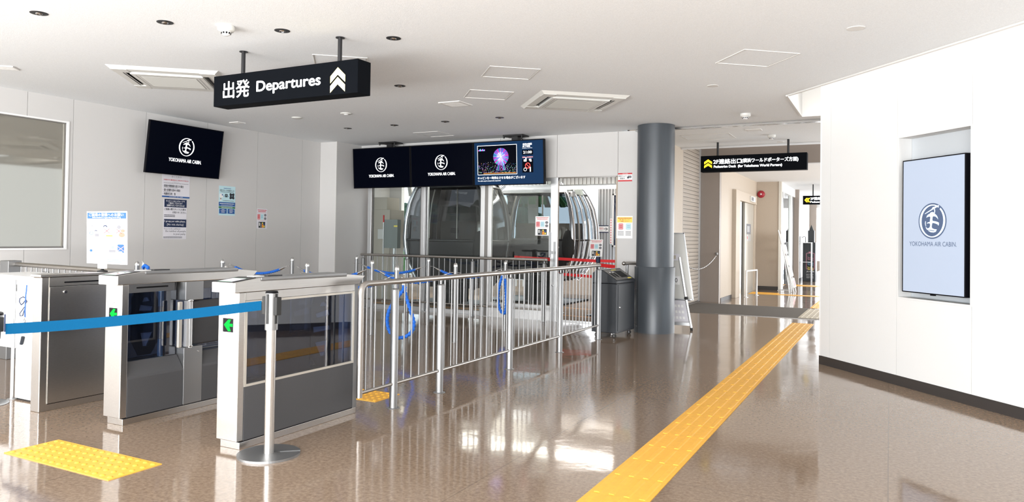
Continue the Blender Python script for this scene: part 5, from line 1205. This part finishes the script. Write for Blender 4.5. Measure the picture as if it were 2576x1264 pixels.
# red belts and notice on stand outside
def belt(p, q, w_, label, sag=.01):
    m = MB('belt_red'); P = Vector(p); Q = Vector(q)
    m.add([P+Vector((0, 0, -w_/2)), Q+Vector((0, 0, -w_/2)), Q+Vector((0, 0, w_/2)), P+Vector((0, 0, w_/2)), P+Vector((0, .002, -w_/2)), Q+Vector((0, .002, -w_/2)), Q+Vector((0, .002, w_/2)), P+Vector((0, .002, w_/2))], [(0, 1, 2, 3), (7, 6, 5, 4), (0, 4, 5, 1), (3, 2, 6, 7), (1, 5, 6, 2), (0, 3, 7, 4)])
    tag(m.build('barrier_belt'), label, 'belt', 'red belts on the platform')
belt((-4.83, 10.8, .88), (-4.10, 10.8, .86), .045, 'upper red barrier belt in front of the open-doorway cabin')
belt((-4.04, 10.8, .865), (-3.5, 10.9, .86), .045, 'red barrier belt right of the platform stand, the upper one')
belt((-4.04, 10.78, .80), (-3.5, 10.6, .765), .055, 'red barrier belt right of the platform stand, the lower sloping one')
belt((-4.83, 10.8, .635), (-4.10, 10.8, .61), .045, 'lower red barrier belt seen through the near railing bars')
belt((-5.3, 10.3, .90), (-4.83, 10.8, .86), .05, 'red barrier belt seen through the sliding glass door')
o = thing('belt_post', (-4.07, 10.8, 0), 'dark belt post on the platform with a ticket notice on top', 'belt post')
m = MB('cabin_dark'); m.lathe([(.0001, 0), (.17, 0), (.17, .008), (.03, .03)][1:], (-4.07, 10.8, 0), 24); m.cyl((-4.07, 10.8, .02), (-4.07, 10.8, .92), .026); m.build('tube', o)
m = MB('ink_navy'); m.cyl((-4.07, 10.8, .84), (-4.07, 10.8, .95), .036); m.build('head', o)
o = thing('belt_post', (-4.83, 10.8, 0), 'dark belt post on the platform behind the door stile', 'belt post')
m = MB('cabin_dark'); m.lathe([(.17, 0), (.17, .008), (.03, .03)], (-4.83, 10.8, 0), 24); m.cyl((-4.83, 10.8, .02), (-4.83, 10.8, .92), .026); m.build('tube', o)
ticket_notice(frame((-4.19, 10.76, 1.20), (1, 0, 0), (.05, .0, 1)), .215, .27, 'ticket notice standing upright on the platform belt post', base='paper_white')
poster(frame((-3.53, 10.1, 1.13), (1, 0, 0)), .16, .62, 'tall white notice with blue heading at the right edge of the doorway', [('r', 0, 0, 1, .14, 'ink_blue'), ('l', .1, .02, .8, .09, 'ink_white', 3), ('l', .1, .2, .8, .74, 'ink_grey', 16)], base='paper_white')
poster(frame((-5.26, 13.965, 1.482), (1, 0, 0)), .21, .15, 'small exit sign with an arrow on the ribbed platform wall', [('r', 0, 0, 1, .12, 'ink_navy'), ('r', 0, .88, 1, .12, 'ink_navy'), ('t', .08, .30, .38, .25, 'ink_red', '出口', .03), ('l', .1, .65, .3, .06, 'ink_grey', 1), ('r', .52, .46, .30, .07, 'ink_dark'), ('t', .72, .30, .2, .4, 'ink_dark', '>', .05)], base='paper_white', name='exit_sign', cat='sign')
o = thing('platform_window', (-4.9, 13.95, 1.6), 'white framed window panel at the right end of the ribbed platform wall', 'window panel')
m = MB('whitegloss'); 
for (a, b, c_, d) in ((-4.96, -4.93, 1.05, 2.12), (-4.2, -4.17, 1.05, 2.12), (-4.96, -4.17, 2.09, 2.12), (-4.96, -4.17, 1.05, 1.08)): m.box(a, b, 13.93, 13.98, c_, d)
m.build('window_frame', o)
m = MB('glass_dark'); m.box(-4.93, -4.2, 13.95, 13.955, 1.08, 2.09); m.build('window_pane', o)
m = MB('paper_white', 'ink_pink'); m.T = frame((-5.02, 13.96, 0), (1, 0, 0)); m.box(0, .05, 1.10, 1.62, 0, .002)
for k in range(10): m.box(.012, .038, 1.12+k*.05, 1.15+k*.05, .002, .003, 'ink_pink')
tag(m.build('strip_notice'), 'narrow vertical strip notice with red characters beside the platform window', 'notice')
# bin behind the bars
box_thing('dark_bin', 'low dark box on the platform floor left of the doorway edge', 'box', -4.30, -4.0, 11.3, 11.6, -.004, .55, 'cart')

# ---------------------------------------------------------------- outdoors beyond the platform
m = MB('deck'); m.box(-60, -3.4, 14.6, 60, -.4, -.3); struct(m.build('floor'))
m = MB('deck', 'lawn'); m.box(-40, -14.8, 24, 34, -.3, .30, 'lawn')
tag(m.build('lawn'), 'bright green lawn banks outdoors beyond the platform', 'lawn', kind='stuff')
m = MB('hedge'); rnd = random.Random(5)
for k in range(90):
    x = rnd.uniform(-40, -21); m.T = Matrix.Translation((x, rnd.uniform(42, 43.5), rnd.uniform(.5, 3.2))) @ Matrix.Diagonal((1.3, .6, .8, 1)); m.lathe([(.0001, -1), (.7, -.7), (1, 0), (.7, .7), (.0001, 1)], (0, 0, 0), 9)
tag(m.build('hedge', ), 'dark green hedge row outdoors behind the lawn', 'hedge', kind='stuff')
o = thing('pavilion', (-20, 36, 0), 'long white flat-roofed building outdoors seen through the glass', 'building')
m = MB('paper_white'); m.box(-34, -17, 35, 39, 1.25, 1.75); m.build('roof', o)
m = MB('wall', 'ink_lightblue'); m.box(-34, -17, 36, 38.5, -.3, 1.25); m.build('wall', o)
for k in range(9): m = MB('ink_lightblue'); m.box(-33+k*1.6, -32.2+k*1.6, 35.96, 36, .2, 1.1); m.build('window', o)
o = thing('palm_tree', (-10.9, 22.5, 0), 'palm tree outdoors seen through the sliding glass door', 'tree')
m = MB('box_beige'); m.tube([(-10.9, 22.5, -.3), (-10.85, 22.5, 1.5), (-10.9, 22.5, 2.9)], [.22, .17, .2], 12); m.build('trunk', o)
m = MB('lawn', 'hedge')
for k in range(26):
    a = k*2.4; l = 1.3+.3*sin(k*3); pts = [Vector((-10.9, 22.5, 2.9))+Vector((cos(a)*l*t, sin(a)*l*t, .7*t-1.3*t*t)) for t in (0, .25, .5, .75, 1)]
    for p, q in zip(pts, pts[1:]):
        s_ = Vector((-sin(a), cos(a), 0))*.12; m.add([p-s_, p+s_, q+s_, q-s_], [(0, 1, 2, 3)], 'hedge' if k % 2 else 'lawn')
m.build('fronds', o)
o = thing('outdoor_fence', (-12, 20, 0), 'white metal fence with thin bars outdoors beyond the platform', 'fence')
m = MB('white'); m.box(-22, -8.9, 20, 20.05, .75, .80); m.box(-22, -8.9, 20, 20.05, -.1, -.05); m.build('rails', o)
for k in range(54): 
    if k == 0: m = MB('white'); m.box(0, .03, 0, .03, -.3, .75); b0 = m.build('bar', o, local=True); b = b0
    else: b = b0.copy(); COL.objects.link(b)
    b.location = Vector((-22+k*.245, 20.01, 0))-WL[o]
